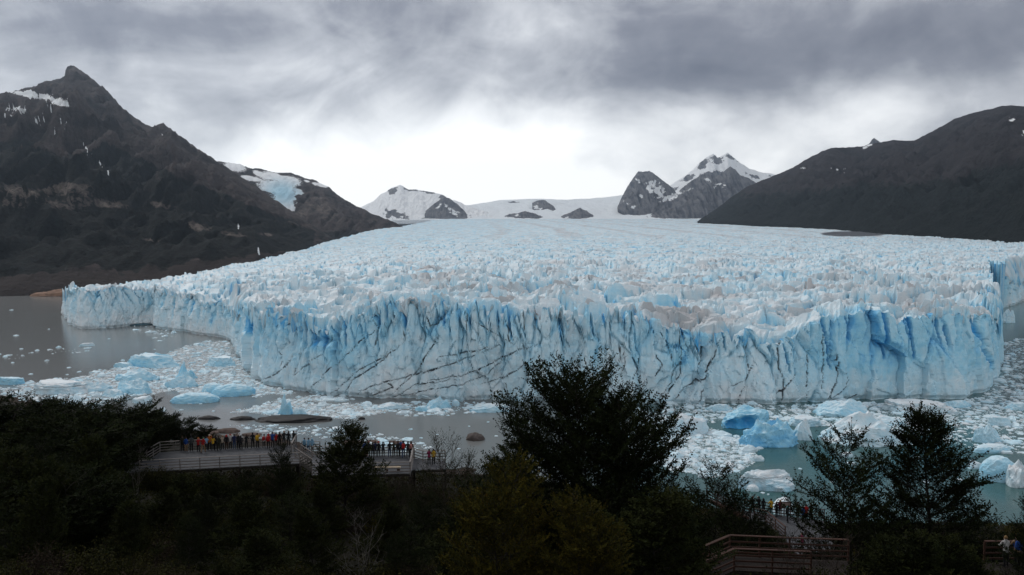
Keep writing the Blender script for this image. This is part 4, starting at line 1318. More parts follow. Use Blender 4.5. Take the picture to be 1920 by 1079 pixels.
def floes():
    r = np.random.default_rng(78)
    mes = []
    for i, v in enumerate(FL):
        me = mesh_arrays('ice_floe', v, FF, False)
        b = 0.1 + 0.25 * r.random()
        g = 0.3 * r.random()
        set_col(me, 'ice', np.tile([[b, 0, g]], (len(v), 1)))
        me.materials.append(M_BERG)
        mes.append(me)
    pts = sample_zone(235, 79)
    lone = np.array([(30, 630, 9), (70, 658, 10), (110, 652, 12), (60, 662, 7), (15, 667, 9), (88, 677, 9), (40, 655, 8), (23, 681, 6), (148, 698, 8), (165, 654, 14), (290, 656, 6), (205, 636, 6), (92, 618, 5),
                     (22, 582, 8), (126, 703, 7), (230, 677, 10), (58, 702, 8), (1595, 870, 18), (1735, 905, 14), (1560, 905, 8), (1430, 925, 9), (1440, 928, 7), (880, 800, 6), (840, 780, 7), (915, 792, 6), (770, 806, 8), (930, 818, 7), (860, 842, 9),
                     (820, 815, 6), (740, 838, 9), (790, 822, 8), (230, 770, 10), (190, 772, 9), (340, 770, 9), (400, 772, 7), (130, 690, 8), (300, 640, 9), (310, 632, 14), (1500, 880, 10), (1720, 860, 14), (1800, 900, 12)], float)
    items = [(x, y, r.uniform(9, 26) * (0.6 + 0.6 * (y - 580) / 200)) for x, y in pts] + [tuple(q) for q in lone]
    for i, (px, py, wp) in enumerate(items[:280]):
        x, y, _ = [float(q) for q in onz(px, py)]
        w = wp * y / FPX
        o = link('ice_floe', mes[i % 14])
        o.location = (x, y, 0)
        o.rotation_euler = (0, 0, r.uniform(0, 6.3))
        o.scale = (w, w * r.uniform(0.6, 1.3), w * r.uniform(0.35, 0.8))
        if i < len(pts):
            tag(o, 'small white ice floe packed in the brash ice before the glacier', 'ice floe', 'floes in the brash ice')
        else:
            tag(o, 'small white ice piece drifting alone on open lake water', 'ice floe', 'lone ice pieces on open water')
    pts = sample_zone(15000, 81, 1.3)
    vs, ics = [], []
    X, Y, _ = onz(pts[:, 0], pts[:, 1])
    fa = []
    for i in range(len(pts)):
        w = (0.6 + 3.6 * r.random() ** 4) * (0.7 + Y[i] / 900)
        a = r.uniform(0, 6.3)
        v = FL[i % 14] * [w * r.uniform(.7, 1.5), w, w * r.uniform(.3, .8)]
        c, s = math.cos(a), math.sin(a)
        vs.append(np.stack([v[:, 0] * c - v[:, 1] * s + X[i], v[:, 0] * s + v[:, 1] * c + Y[i], v[:, 2]], 1))
        fa.append(FF + i * 25)
        ics.append(np.tile([[0.05 + 0.3 * r.random(), 0, 0.45 * r.random()]], (25, 1)))
    me = mesh_arrays('brash_ice', np.concatenate(vs), np.concatenate(fa), False)
    set_col(me, 'ice', np.concatenate(ics))
    o = link('brash_ice', me, M_BERG)
    tag(o, 'loose brash ice of countless fragments covering the lake before the cliff', kind='stuff')


floes()

# ------------------------------------------------------------------ haze
def haze_box():
    V = [(x, y, z) for z in (-12, 2450) for y in (-600, 21000) for x in (-15500, 15500)]
    F = [(0, 2, 3, 1), (4, 5, 7, 6), (0, 1, 5, 4), (2, 6, 7, 3), (0, 4, 6, 2), (1, 3, 7, 5)]
    me = mesh_arrays('haze', V, F)
    m = bpy.data.materials.new('valley_haze')
    m.use_nodes = True
    t = NT(m.node_tree)
    m.node_tree.nodes.clear()
    pv = t.n('ShaderNodeVolumePrincipled')
    pv.inputs['Color'].default_value = (0.66, 0.82, 1.0, 1)
    pv.inputs['Density'].default_value = 2.1e-5
    pv.inputs['Anisotropy'].default_value = 0.7
    o = t.n('ShaderNodeOutputMaterial')
    t.link(pv.outputs[0], o.inputs['Volume'])
    me.materials.append(m)
    ob = link('haze', me)
    tag(ob, 'thin pale haze filling the valley air', kind='stuff')


haze_box()

# ------------------------------------------------------------------ trees and shrubs
def tubes(lines, sides):
    """lines: list of (Nx3 points, N radii). Returns vertices, quads."""
    V, F, off = [], [], 0
    a = np.linspace(0, 2 * np.pi, sides, endpoint=False)
    for P, R in lines:
        P, R = np.asarray(P, float), np.asarray(R, float)
        T = np.gradient(P, axis=0)
        T /= np.linalg.norm(T, axis=1)[:, None] + 1e-9
        up = np.where(np.abs(T[:, 2:3]) > 0.9, [[1.0, 0, 0]], [[0, 0, 1.0]])
        A = np.cross(T, up)
        A /= np.linalg.norm(A, axis=1)[:, None] + 1e-9
        B = np.cross(T, A)
        ring = P[:, None, :] + R[:, None, None] * (A[:, None, :] * np.cos(a)[None, :, None] + B[:, None, :] * np.sin(a)[None, :, None])
        n = len(P)
        V.append(ring.reshape(-1, 3))
        for i in range(n - 1):
            for j in range(sides):
                k = (j + 1) % sides
                F.append((off + i * sides + j, off + i * sides + k, off + (i + 1) * sides + k, off + (i + 1) * sides + j))
        off += n * sides
    return np.concatenate(V), np.array(F)


def curve_pts(p0, d, L, n, bend, r, wob=0.06):
    """A limb that starts along d and bends toward bend."""
    P = [np.array(p0, float)]
    d = np.array(d, float)
    for i in range(n - 1):
        d = d + bend / n + r.normal(0, wob, 3)
        d /= np.linalg.norm(d)
        P.append(P[-1] + d * L / (n - 1))
    return np.array(P)


def tree_meshes(seed, H=8.0, R=3.2, limbs=44, subs=11, twigs=7, leaves=9, leaf=0.075, prof='dome', lean=0.0, stems=1, bare=0.0, h0=0.12, flat=0.5, twig_len=0.45, up0=0.35, up1=1.2, keep=1.0, tr=0.02):
    r = np.random.default_rng(seed)
    trunk_l, limb_l = [], []
    tw_o, tw_d, tw_n, tw_L = [], [], [], []
    trunks = []
    for s_ in range(stems):
        a = r.uniform(0, 6.28)
        sp = 0.0 if stems == 1 else 0.22
        d = np.array([math.cos(a) * sp + lean, math.sin(a) * sp, 1.0])
        P = curve_pts((0, 0, -0.4), d / np.linalg.norm(d), (H + 0.2) * (1.0 if s_ == 0 else r.uniform(0.75, 0.97)), 9, np.array([-d[0] * .3, -d[1] * .3, 0.3]), r, 0.05)
        rad = H * tr * np.linspace(1, 0.12, 9) * (1 if stems == 1 else 0.75)
        trunk_l.append((P, rad))
        trunks.append(P)
    for i in range(limbs):
        P = trunks[i % stems]
        t = h0 + (0.985 - h0) * ((i + r.random()) / limbs)
        f = t * 8
        k = min(int(f), 7)
        p0 = P[k] + (P[k + 1] - P[k]) * (f - k)
        if prof == 'dome':
            w = (1 - t) ** 0.30 * (0.85 + 0.15 * min(1, t / 0.15))
        elif prof == 'cone':
            w = (1 - t) ** 0.68 * (0.85 + 0.15 * min(1, t / 0.2)) + 0.05
        else:       # flat: wind-sheared table
            w = 0.55 + 0.6 * t - 0.35 * max(0, t - 0.85) / 0.15
        L = R * w * r.uniform(0.72, 1.18)
        az = i * 2.39996 + r.uniform(-.5, .5)
        el = up0 + (up1 - up0) * t ** 1.5 + r.uniform(-.15, .15)
        if prof == 'flat':
            el = 0.55 - 0.35 * t + r.uniform(-.15, .2)
        d = np.array([math.cos(az) * math.cos(el), math.sin(az) * math.cos(el), math.sin(el)])
        B = curve_pts(p0, d, L, 6, np.array([0, 0, 0.35 if prof != 'flat' else -0.15]), r)
        limb_l.append((B, np.linspace(H * tr * 0.36 * (1 - t * .6), 0.008, 6)))
        ns = max(3, int(subs * (0.45 + 0.55 * L / R)))
        for j in range(ns):
            u = 0.18 + 0.82 * (j + r.random() * .8) / ns
            f = min(u, 0.999) * 5
            k = int(f)
            q = B[k] + (B[k + 1] - B[k]) * (f - k)
            td = B[k + 1] - B[k]
            td = td / (np.linalg.norm(td) + 1e-9)
            side = np.cross(td, [0, 0, 1.0])
            side /= np.linalg.norm(side) + 1e-9
            sg = 1 if j % 2 else -1
            d2 = td * r.uniform(0.5, 0.9) + side * sg * r.uniform(0.5, 0.9) + np.array([0, 0, r.uniform(-0.10, 0.40)])
            d2 /= np.linalg.norm(d2)
            L2 = (0.40 * L * (1.15 - u) + 0.28) * r.uniform(0.7, 1.25)
            S = curve_pts(q, d2, L2, 4, np.array([0, 0, 0.22]), r, 0.08)
            limb_l.append((S, np.linspace(0.013, 0.004, 4)))
            nt = max(2, int(twigs * (0.4 + 0.6 * L2)))
            for m_ in range(nt + 1):
                if r.random() > keep:
                    continue
                v = 0.15 + 0.85 * m_ / nt
                f2 = min(v, 0.999) * 3
                k2 = int(f2)
                o = S[k2] + (S[k2 + 1] - S[k2]) * (f2 - k2)
                sd = S[k2 + 1] - S[k2]
                sd /= np.linalg.norm(sd) + 1e-9
                s2 = np.cross(sd, [0, 0, 1.0])
                s2 /= np.linalg.norm(s2) + 1e-9
                sg2 = 1 if m_ % 2 else -1
                dd = sd * (1.3 if m_ == nt else 0.75) + s2 * sg2 * (0.05 if m_ == nt else 0.75) + np.array([0, 0, r.uniform(-.15, .35)])
                dd /= np.linalg.norm(dd)
                tw_o.append(o)
                tw_d.append(dd)
                nn = np.cross(dd, np.cross([0, 0, 1.0], dd)) + r.normal(0, flat, 3)
                tw_n.append(nn / (np.linalg.norm(nn) + 1e-9))
                tw_L.append(twig_len * r.uniform(0.55, 1.25))
    O, Dv, Nv, L = np.array(tw_o), np.array(tw_d), np.array(tw_n), np.array(tw_L)
    Sv = np.cross(Dv, Nv)
    Sv /= np.linalg.norm(Sv, axis=1)[:, None] + 1e-9
    # twigs: one thin blade each
    wv = 0.006
    tv = np.stack([O - Sv * wv, O + Sv * wv, O + Dv * L[:, None] + Sv * wv * .4, O + Dv * L[:, None] - Sv * wv * .4], 1).reshape(-1, 3)
    tf = np.arange(len(tv)).reshape(-1, 4)
    lv = []
    for j in range(leaves):
        on = r.random(len(O)) > bare
        t = (j + 0.6) / leaves
        base = O[on] + Dv[on] * (L[on] * t)[:, None]
        sg = 1 if j % 2 else -1
        jit = r.normal(0, 0.32, (on.sum(), 3))
        ax = Dv[on] * 0.65 + Sv[on] * sg * 0.75 + jit
        ax /= np.linalg.norm(ax, axis=1)[:, None]
        nr = Nv[on] + r.normal(0, 0.35, (on.sum(), 3))
        wd = np.cross(ax, nr)
        wd /= np.linalg.norm(wd, axis=1)[:, None] + 1e-9
        ln = leaf * r.uniform(0.7, 1.35, (on.sum(), 1))
        lv.append(np.stack([base, base + ax * ln * .5 + wd * ln * .30, base + ax * ln, base + ax * ln * .5 - wd * ln * .30], 1).reshape(-1, 3))
    V1, F1 = tubes(trunk_l, 7)
    V2, F2 = tubes(limb_l, 3)
    trunk = (np.concatenate([V1, V2]), np.concatenate([F1, F2 + len(V1)]))
    if leaves:
        lv = np.concatenate(lv + [tv])
        return trunk, (lv, np.arange(len(lv)).reshape(-1, 4))
    V = np.concatenate([trunk[0], tv])
    return (V, np.concatenate([trunk[1], tf + len(trunk[0])])), None


KIND = {}


def tree_kind(key, leafmat, barkmat, **kw):
    tr_, cr = tree_meshes(**kw)
    mt = mesh_arrays('trunk', *tr_, True)
    mt.materials.append(barkmat)
    mc = None
    if cr is not None:
        mc = mesh_arrays('crown', *cr, False)
        mc.materials.append(leafmat)
    top = float(np.percentile((cr if cr is not None else tr_)[0][:, 2], 99.85))
    KIND[key] = (mt, mc, top)


tree_kind('lenga', M_LEAF, M_BARK, seed=1, H=7.6, R=5.1, limbs=150, subs=13, twigs=8, leaves=10, leaf=0.10, prof='dome', stems=3, up0=0.0, up1=0.72, h0=0.02, tr=0.014)
tree_kind('spire', M_LEAF, M_BARK, seed=2, H=8.0, R=3.6, limbs=84, subs=12, twigs=7, leaves=11, leaf=0.088, prof='cone', up0=0.05, up1=0.8, h0=0.03, tr=0.014)
tree_kind('open', M_LEAF, M_BARK, seed=3, H=7.5, R=3.3, limbs=66, subs=10, twigs=6, leaves=10, leaf=0.095, prof='dome', stems=2, up0=0.1, up1=0.8, h0=0.06, tr=0.014)
tree_kind('yellow', M_LEAF_Y, M_BARK, seed=4, H=5.0, R=2.8, limbs=70, subs=11, twigs=7, leaves=9, leaf=0.085, prof='dome', stems=2, up0=0.1, up1=0.9, h0=0.05, tr=0.014, twig_len=0.36)
tree_kind('olive', M_LEAF_O, M_BARK, seed=5, H=6.0, R=3.4, limbs=60, subs=9, twigs=6, leaves=9, leaf=0.13, prof='cone', stems=2, up0=0.1, up1=0.95, h0=0.05, tr=0.014)
tree_kind('table', M_LEAF, M_BARK, seed=6, H=5.5, R=3.3, limbs=54, subs=10, twigs=6, leaves=9, leaf=0.14, prof='flat', stems=3, h0=0.2, tr=0.018)
tree_kind('twiggy', M_LEAF, M_TWIG, seed=8, H=6.5, R=3.4, limbs=56, subs=10, twigs=6, leaves=7, leaf=0.07, prof='dome', stems=3, up0=0.3, up1=1.25, bare=0.72, h0=0.05, tr=0.012)
tree_kind('dead', None, M_DEAD, seed=9, H=3.4, R=2.0, limbs=12, subs=3, twigs=2, leaves=0, prof='dome', stems=3, up0=0.5, up1=1.0, tr=0.016)
tree_kind('bare', None, M_TWIG, seed=10, H=4.5, R=2.2, limbs=24, subs=6, twigs=4, leaves=0, prof='dome', stems=2, up0=0.5, up1=1.1, tr=0.014)


def gz(x, y):
    return float(ground(np.array([x]), np.array([y]))[0])


def plant(name, key, px, topy, Y, label, cat='tree', group=None, rz=0.0, wide=1.0, minh=0.4):
    x, _, ztop = [float(q) for q in at(px, topy, Y)]
    z0 = gz(x, Y)
    mt, mc, H = KIND[key]
    h = max(minh, (ztop - z0))
    k = h / H
    t = empty(name, (x, Y, z0), rz, label=label, cat=cat, group=group)
    t.scale = (k * wide, k * wide, k)
    link('trunk', mt, None, t)
    if mc is not None:
        link('crown', mc, None, t)
    return t


TREES = [
    ('beech_tree', 'lenga', 1112, 684, 31, 'largest dark broad crowned beech tree in the centre of the foreground', None, 0.4, 0.86),
    ('beech_tree', 'yellow', 950, 862, 23, 'yellowing beech tree at the left foot of the largest dark tree', None, 1.0, 0.85),
    ('beech_tree', 'yellow', 1095, 925, 22, 'smaller yellow green beech tree right in front of the largest dark tree', None, 2.4, 0.9),
    ('beech_tree', 'olive', 1215, 905, 25, 'dark olive beech filling the lower right skirt of the largest tree', None, 0.2, 1.2),
    ('beech_tree', 'open', 1352, 868, 47, 'small dark beech tree between the largest tree and the right deck', None, 2.0, 0.85),
    ('beech_tree', 'open', 1597, 802, 47, 'open crowned beech tree directly right of the people on the right deck', None, 0.9, 0.83),
    ('beech_tree', 'spire', 1765, 767, 47, 'tall dark layered beech tree near the right edge of the foreground', None, 2.9, 0.95),
    ('beech_tree', 'spire', 1975, 905, 36, 'dark beech tree cut by the right edge of the view', None, 1.4, 0.8),
    ('beech_tree', 'olive', 640, 788, 62, 'dark conical beech tree standing between the two left decks', None, 0.5, 0.95),
    ('beech_tree', 'open', 530, 830, 60, 'small round beech in front of the right end of the first deck', None, 1.8, 0.62),
    ('beech_tree', 'twiggy', 856, 808, 52, 'nearly leafless twiggy dark tree right of the second deck', None, 0.3, 0.95),
    ('beech_tree', 'twiggy', 905, 848, 45, 'low twiggy tree against the left side of the largest tree', None, 2.2, 0.9),
    ('dead_tree', 'dead', 672, 958, 38, 'bleached bare dead tree with pale branches in the heath below the decks', None, 0.7, 1.0),
    ('dead_tree', 'dead', 250, 798, 66, 'pale dead tree left of the small board by the first deck', None, 1.9, 0.55),
    ('bare_tree', 'bare', 1488, 968, 37, 'leafless dark tree rising in front of the lower red brown railing', None, 0.2, 0.8),
    ('bare_tree', 'bare', 1560, 990, 34, 'leafless grey brown shrub tree under the open crowned beech', None, 1.3, 1.0),
    ('beech_tree', 'olive', 1690, 985, 33, 'low dark beech filling the gap between the two right trees', None, 0.1, 1.2),
    ('beech_tree', 'open', 468, 882, 55, 'low dark bush like beech below the middle of the first deck', None, 0.9, 0.9),
]
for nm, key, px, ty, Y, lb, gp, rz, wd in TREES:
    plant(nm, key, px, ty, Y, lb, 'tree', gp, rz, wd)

HILL = [(-60, 745, 82, 'table'), (10, 747, 80, 'table'), (65, 748, 84, 'olive'), (112, 752, 88, 'table'), (160, 757, 84, 'open'), (205, 757, 80, 'table'), (246, 753, 86, 'table'), (300, 773, 97, 'table'),
        (343, 786, 104, 'table'), (385, 798, 112, 'table'), (282, 790, 92, 'olive'), (225, 775, 90, 'olive'), (40, 778, 66, 'olive'), (110, 776, 64, 'table'), (150, 783, 66, 'olive'), (165, 800, 62, 'table'), (-30, 800, 58, 'olive'), (70, 812, 54, 'open'),
        (150, 815, 52, 'olive'), (150, 838, 52, 'open'), (10, 850, 46, 'olive'), (110, 862, 44, 'olive'), (140, 884, 44, 'table'), (195, 874, 56, 'olive'), (-40, 880, 40, 'open'), (60, 900, 38, 'olive'), (345, 895, 56, 'olive'), (420, 888, 60, 'olive'), (610, 905, 56, 'olive'), (700, 900, 60, 'twiggy'),
        (760, 895, 58, 'twiggy'), (960, 835, 60, 'olive'), (1260, 905, 55, 'open'), (1835, 975, 50, 'open'), (1430, 985, 58, 'olive'), (300, 915, 50, 'olive'), (385, 922, 48, 'open'), (455, 930, 46, 'olive'), (540, 925, 50, 'open'), (590, 948, 44, 'olive'), (730, 935, 47, 'olive'), (800, 925, 50, 'open'), (860, 940, 42, 'olive'), (240, 945, 40, 'olive'), (350, 965, 38, 'open'), (500, 985, 35, 'olive'), (770, 985, 34, 'open'),
        (1640, 1005, 36, 'olive'), (1740, 1010, 35, 'open'), (1820, 1015, 35, 'olive'), (350, 815, 108, 'table'), (300, 812, 104, 'olive'), (250, 800, 100, 'olive')]
HLAB = {(300, 773): 'flat crowned beech third from the right tip of the thicket', (282, 790): 'dark beech just left of the flat crowned ones behind the first deck',
        (195, 874): 'dark low beech just below the left end of the first deck', (345, 895): 'dark bush beech below the near railing left of the middle of the first deck',
        (420, 888): 'dark bush beech below the middle of the near railing of the first deck', (610, 905): 'dark low beech at the foot of the conical beech between the decks',
        (700, 900): 'twiggy low beech below the near railing of the second deck', (760, 895): 'twiggy low beech below the right corner of the second deck',
        (960, 835): 'dark beech peeping out behind the left side of the largest tree', (1260, 905): 'dark beech showing behind the right side of the largest tree',
        (1835, 975): 'dark open beech behind the pair on the bottom right landing', (1430, 985): 'dark low beech below the stairs of the lower right deck',
        (350, 815): 'flat crowned beech behind the left end of the first deck railing', (300, 812): 'dark beech behind the small brown board by the first deck', (250, 800): 'dark beech behind the pale dead tree',
        (385, 798): 'flat crowned beech at the right tip of the thicket above the first deck', (343, 786): 'flat crowned beech second from the right tip of the thicket'}
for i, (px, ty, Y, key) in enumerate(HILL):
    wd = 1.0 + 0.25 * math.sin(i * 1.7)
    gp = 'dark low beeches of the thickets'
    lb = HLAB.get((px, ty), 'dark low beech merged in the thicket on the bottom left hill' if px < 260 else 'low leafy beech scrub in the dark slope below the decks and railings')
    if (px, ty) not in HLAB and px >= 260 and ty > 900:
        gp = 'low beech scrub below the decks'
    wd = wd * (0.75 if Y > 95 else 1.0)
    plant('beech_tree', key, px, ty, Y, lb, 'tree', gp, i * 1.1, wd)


# shrubs
def shrub_mesh(seed, n_stem, R, H, leaf, per, twiggy=0.0):
    r = np.random.default_rng(seed)
    tw, lv = [], []
    for i in range(n_stem):
        az, el = r.uniform(0, 6.28), r.uniform(0.25, 1.5)
        d = np.array([math.cos(az) * math.cos(el), math.sin(az) * math.cos(el), math.sin(el)])
        L = (R * math.cos(el) + H * math.sin(el)) * r.uniform(0.6, 1.1)
        P = curve_pts((r.normal(0, .1 * R), r.normal(0, .1 * R), 0), d, L, 5, np.array([0, 0, .3]), r, 0.12)
        tw.append((P, np.linspace(0.012, 0.003, 5)))
        if r.random() < twiggy:
            continue
        m = per
        t = 0.3 + 0.7 * r.random(m) ** 0.7
        f = np.minimum(t, .999) * 4
        k = f.astype(int)
        o = P[k] + (P[k + 1] - P[k]) * (f - k)[:, None] + r.normal(0, 0.055 * (R + H), (m, 3))
        ax = r.normal(0, 1, (m, 3)) + [0, 0, .4]
        ax /= np.linalg.norm(ax, axis=1)[:, None]
        wd = np.cross(ax, r.normal(0, 1, (m, 3)))
        wd /= np.linalg.norm(wd, axis=1)[:, None]
        ln = leaf * r.uniform(.6, 1.3, (m, 1))
        lv.append(np.stack([o, o + ax * ln * .5 + wd * ln * .32, o + ax * ln, o + ax * ln * .5 - wd * ln * .32], 1).reshape(-1, 3))
    V1, F1 = tubes(tw, 3)
    lv = np.concatenate(lv)
    lv[:, 2] = np.maximum(lv[:, 2], -0.05)
    return (V1, F1), (lv, np.arange(len(lv)).reshape(-1, 4))


SHR = []
for i, (lm, bm_, tw) in enumerate([(M_HEATH, M_TWIG, 0.0), (M_HEATH, M_TWIG, 0.1), (M_HEATHB, M_TWIG, 0.2), (M_LEAF_O, M_BARK, 0.0), (M_LEAF_Y, M_TWIG, 0.1), (M_HEATHB, M_TWIG, 0.6)]):
    a_, b_ = shrub_mesh(40 + i, 46, 0.75, 0.85, 0.06, 62, tw)
    ma, mb = mesh_arrays('stems', *a_, True), mesh_arrays('foliage', *b_, False)
    ma.materials.append(bm_)
    mb.materials.append(lm)
    SHR.append((ma, mb))
SHLAB = ['low dark green heath shrub on the slope below the viewpoint', 'low dark green heath shrub on the slope below the viewpoint', 'low brown heath shrub on the slope below the viewpoint',
         'dense olive shrub on the slope below the viewpoint', 'yellow green shrub on the slope below the viewpoint', 'nearly bare twiggy shrub on the slope below the viewpoint']


def shrubs():
    r = np.random.default_rng(55)
    n = 0
    keep_out = [(250, 590, 60, 100), (580, 830, 60, 100), (1395, 1560, 66, 100), (1300, 2000, 38.0, 46), (1820, 2000, 26, 46)]
    front = [(px, 72 + 2.2 * math.sin(px), 1.9) for px in range(240, 560, 19)] + [(px, 72 + 2 * math.sin(px), 1.9) for px in range(590, 850, 20)] + [(px, 36.5 + math.sin(px), 0.8) for px in range(1300, 1560, 30)] + [(px, 36.5 + math.sin(px), 1.35) for px in range(1560, 1850, 24)]
    for px, Y, s in front:
        x = float(pixdir(px, 900)[0]) * Y
        k = int(r.choice(4))
        t = empty('shrub', (x, Y, gz(x, Y) - 0.05), r.uniform(0, 6.28), label='dense dark shrub growing against the near side of a deck', cat='shrub', group='shrubs along the decks')
        s *= r.uniform(0.75, 1.2)
        t.scale = (s * 1.2, s * 1.1, s)
        link('stems', SHR[k][0], None, t)
        link('foliage', SHR[k][1], None, t)
    while n < 290:
        u = r.random()
        Y = 21 + 60 * u ** 1.5
        px = r.uniform(-80, 2000)
        if any(a < px < b and c < Y < d for a, b, c, d in keep_out):
            continue
        x = float(pixdir(px, 900)[0]) * Y
        k = int(r.choice(6, p=[.27, .22, .18, .13, .10, .10]))
        s = r.uniform(0.8, 1.6) * (1 + 0.35 * (Y > 40)) * (0.85 if Y < 26 else 1)
        t = empty('shrub', (x, Y, gz(x, Y) - 0.05), r.uniform(0, 6.28), label=SHLAB[k], cat='shrub', group=['dark green heath shrubs', 'dark green heath shrubs', 'brown heath shrubs', 'olive shrubs', 'yellow green shrubs', 'bare twiggy shrubs'][k])
        t.scale = (s * r.uniform(.9, 1.4), s * r.uniform(.9, 1.3), s * r.uniform(.7, 1.1))
        link('stems', SHR[k][0], None, t)
        link('foliage', SHR[k][1], None, t)
        n += 1


shrubs()


def undergrowth():
    r = np.random.default_rng(66)
    N = 210000
    Y = 19 + 78 * r.random(N) ** 1.35
    px = r.uniform(-150, 2060, N)
    X = pixdir(px, 900)[0] * Y
    cl = fbm2(X / 1.3, Y / 1.3, 3, 401)
    ok = cl > -0.12
    X, Y, cl = X[ok], Y[ok], cl[ok]
    n = len(X)
    Z = ground(X, Y) + (0.05 + 0.75 * np.clip(cl + .15, 0, 1)) * r.random(n) ** 0.6
    o = np.stack([X, Y, Z], 1)
    ax = r.normal(0, 1, (n, 3)) + [0, 0, .6]
    ax /= np.linalg.norm(ax, axis=1)[:, None]
    wd = np.cross(ax, r.normal(0, 1, (n, 3)))
    wd /= np.linalg.norm(wd, axis=1)[:, None]
    ln = 0.085 * r.uniform(.6, 1.4, (n, 1)) * (0.6 + Y[:, None] / 38)
    V = np.stack([o, o + ax * ln * .5 + wd * ln * .3, o + ax * ln, o + ax * ln * .5 - wd * ln * .3], 1).reshape(-1, 3)
    me = mesh_arrays('undergrowth', V, np.arange(len(V)).reshape(-1, 4), False)
    me.materials.append(M_HEATH)
    tag(link('undergrowth', me), 'tangle of tiny leaved heath covering the hillside between the shrubs', kind='stuff')


undergrowth()

# ------------------------------------------------------------------ viewing decks
def box_mesh(name, p, q, w, h, material, up=Vector((0, 0, 1))):
    """A bar from p to q (centres of its ends), w wide and h tall, lightly chamfered."""
    p, q = Vector(p), Vector(q)
    d = (q - p).normalized()
    if abs(d.z) > 0.99:
        up = Vector((0, 1, 0))
    s = d.cross(up).normalized()
    u = s.cross(d).normalized()
    c = 0.15
    prof = [(-w / 2, -h / 2 * (1 - c)), (-w / 2 * (1 - c), -h / 2), (w / 2 * (1 - c), -h / 2), (w / 2, -h / 2 * (1 - c)),
            (w / 2, h / 2 * (1 - c)), (w / 2 * (1 - c), h / 2), (-w / 2 * (1 - c), h / 2), (-w / 2, h / 2 * (1 - c))]
    V = [tuple(e + s * a + u * b) for e in (p, q) for a, b in prof]
    F = [[i, (i + 1) % 8, 8 + (i + 1) % 8, 8 + i] for i in range(8)]
    me = bpy.data.meshes.new(name)
    me.from_pydata(V, [], F + [list(range(7, -1, -1)), list(range(8, 16))])
    me.materials.append(material)
    return me


def bar(name, parent, p, q, w, h, material, origin):
    o = bpy.data.objects.new(name, box_mesh(name, Vector(p) - origin, Vector(q) - origin, w, h, material))
    C.objects.link(o)
    o.parent = parent
    return o


def rail_run(parent, pts, origin, material, height=1.15, n=4, step=2.1, foot=0.0):
    pts = [Vector(p) for p in pts]
    done = []
    for a, b in zip(pts[:-1], pts[1:]):
        L = (b - a).length
        m = max(1, round(L / step))
        for i in range(m + 1):
            p = a.lerp(b, i / m)
            if any((p - d).length < 0.5 for d in done):
                continue
            done.append(p)
            bar('post', parent, p + Vector((0, 0, foot - 0.3)), p + Vector((0, 0, height - 0.02)), 0.09, 0.09, material, origin)
        side = (b - a).cross(Vector((0, 0, 1))).normalized() * 0.075
        for k in range(n):
            z = height * (0.22 + 0.78 * k / (n - 1))
            if k == n - 1:
                bar('handrail', parent, a + Vector((0, 0, z + 0.025)), b + Vector((0, 0, z + 0.025)), 0.17, 0.05, material, origin)
            else:
                bar('rail', parent, a + side + Vector((0, 0, z)), b + side + Vector((0, 0, z)), 0.035, 0.095, material, origin)


def P3(px, py, z):
    x, y, _ = onz(px, py, z)
    return Vector((float(x), float(y), z))


def deck_boards(parent, poly, z, origin, material):
    """Boards side by side across the deck outline, clipped to it."""
    xs = [p.x for p in poly]
    x0, x1 = min(xs), max(xs)
    w = 0.15
    V, F = [], []
    rr = random.Random(5)

    def cuts(x):
        ys = []
        n = len(poly)
        for i in range(n):
            a, b = poly[i], poly[(i + 1) % n]
            if (a.x > x) != (b.x > x):
                ys.append(a.y + (b.y - a.y) * (x - a.x) / (b.x - a.x))
        return sorted(ys)
    x = x0 + w / 2
    while x < x1:
        ys = cuts(x)
        for a, b in zip(ys[::2], ys[1::2]):
            dz = rr.uniform(-0.004, 0.004)
            k = len(V)
            for yy in (a, b):
                for xx in (x - w / 2 + .006, x + w / 2 - .006):
                    for zz in (z - 0.045 + dz, z + dz):
                        V.append((xx - origin.x, yy - origin.y, zz - origin.z))
            F += [(k + 1, k + 3, k + 7, k + 5), (k, k + 4, k + 6, k + 2), (k, k + 1, k + 5, k + 4), (k + 2, k + 6, k + 7, k + 3), (k, k + 2, k + 3, k + 1), (k + 4, k + 5, k + 7, k + 6)]
        x += w
    me = bpy.data.meshes.new('deck_boards')
    me.from_pydata(V, [], F)
    me.materials.append(material)
    o = bpy.data.objects.new('deck_boards', me)
    C.objects.link(o)
    o.parent = parent
    o['kind'] = 'stuff'
    # edge beams and legs
    n = len(poly)
    for i in range(n):
        a, b = poly[i], poly[(i + 1) % n]
        bar('edge_beam', parent, a + Vector((0, 0, -0.19)), b + Vector((0, 0, -0.19)), 0.10, 0.20, M_BARK, origin)
        for t in ((0.0, 0.5) if (b - a).length > 5 else (0.0,)):
            p = a.lerp(b, t)
            g = gz(p.x, p.y)
            if g < z - 0.5:
                bar('leg', parent, (p.x, p.y, g - 0.4), (p.x, p.y, z - 0.33), 0.18, 0.18, M_BARK, origin)


def deck(name, label, z, poly, runs, material, boards=M_DECK, cat='viewing deck', height=1.15):
    pp = [P3(x, y, z) for x, y in poly]
    c = sum(pp, Vector()) / len(pp)
    origin = Vector((c.x, c.y, z))
    e = empty(name, origin, 0, label=label, cat=cat)
    deck_boards(e, pp, z, origin, boards)
    for run in runs:
        rail_run(e, [P3(x, y, z) for x, y in run], origin, material, height)
    return e, origin


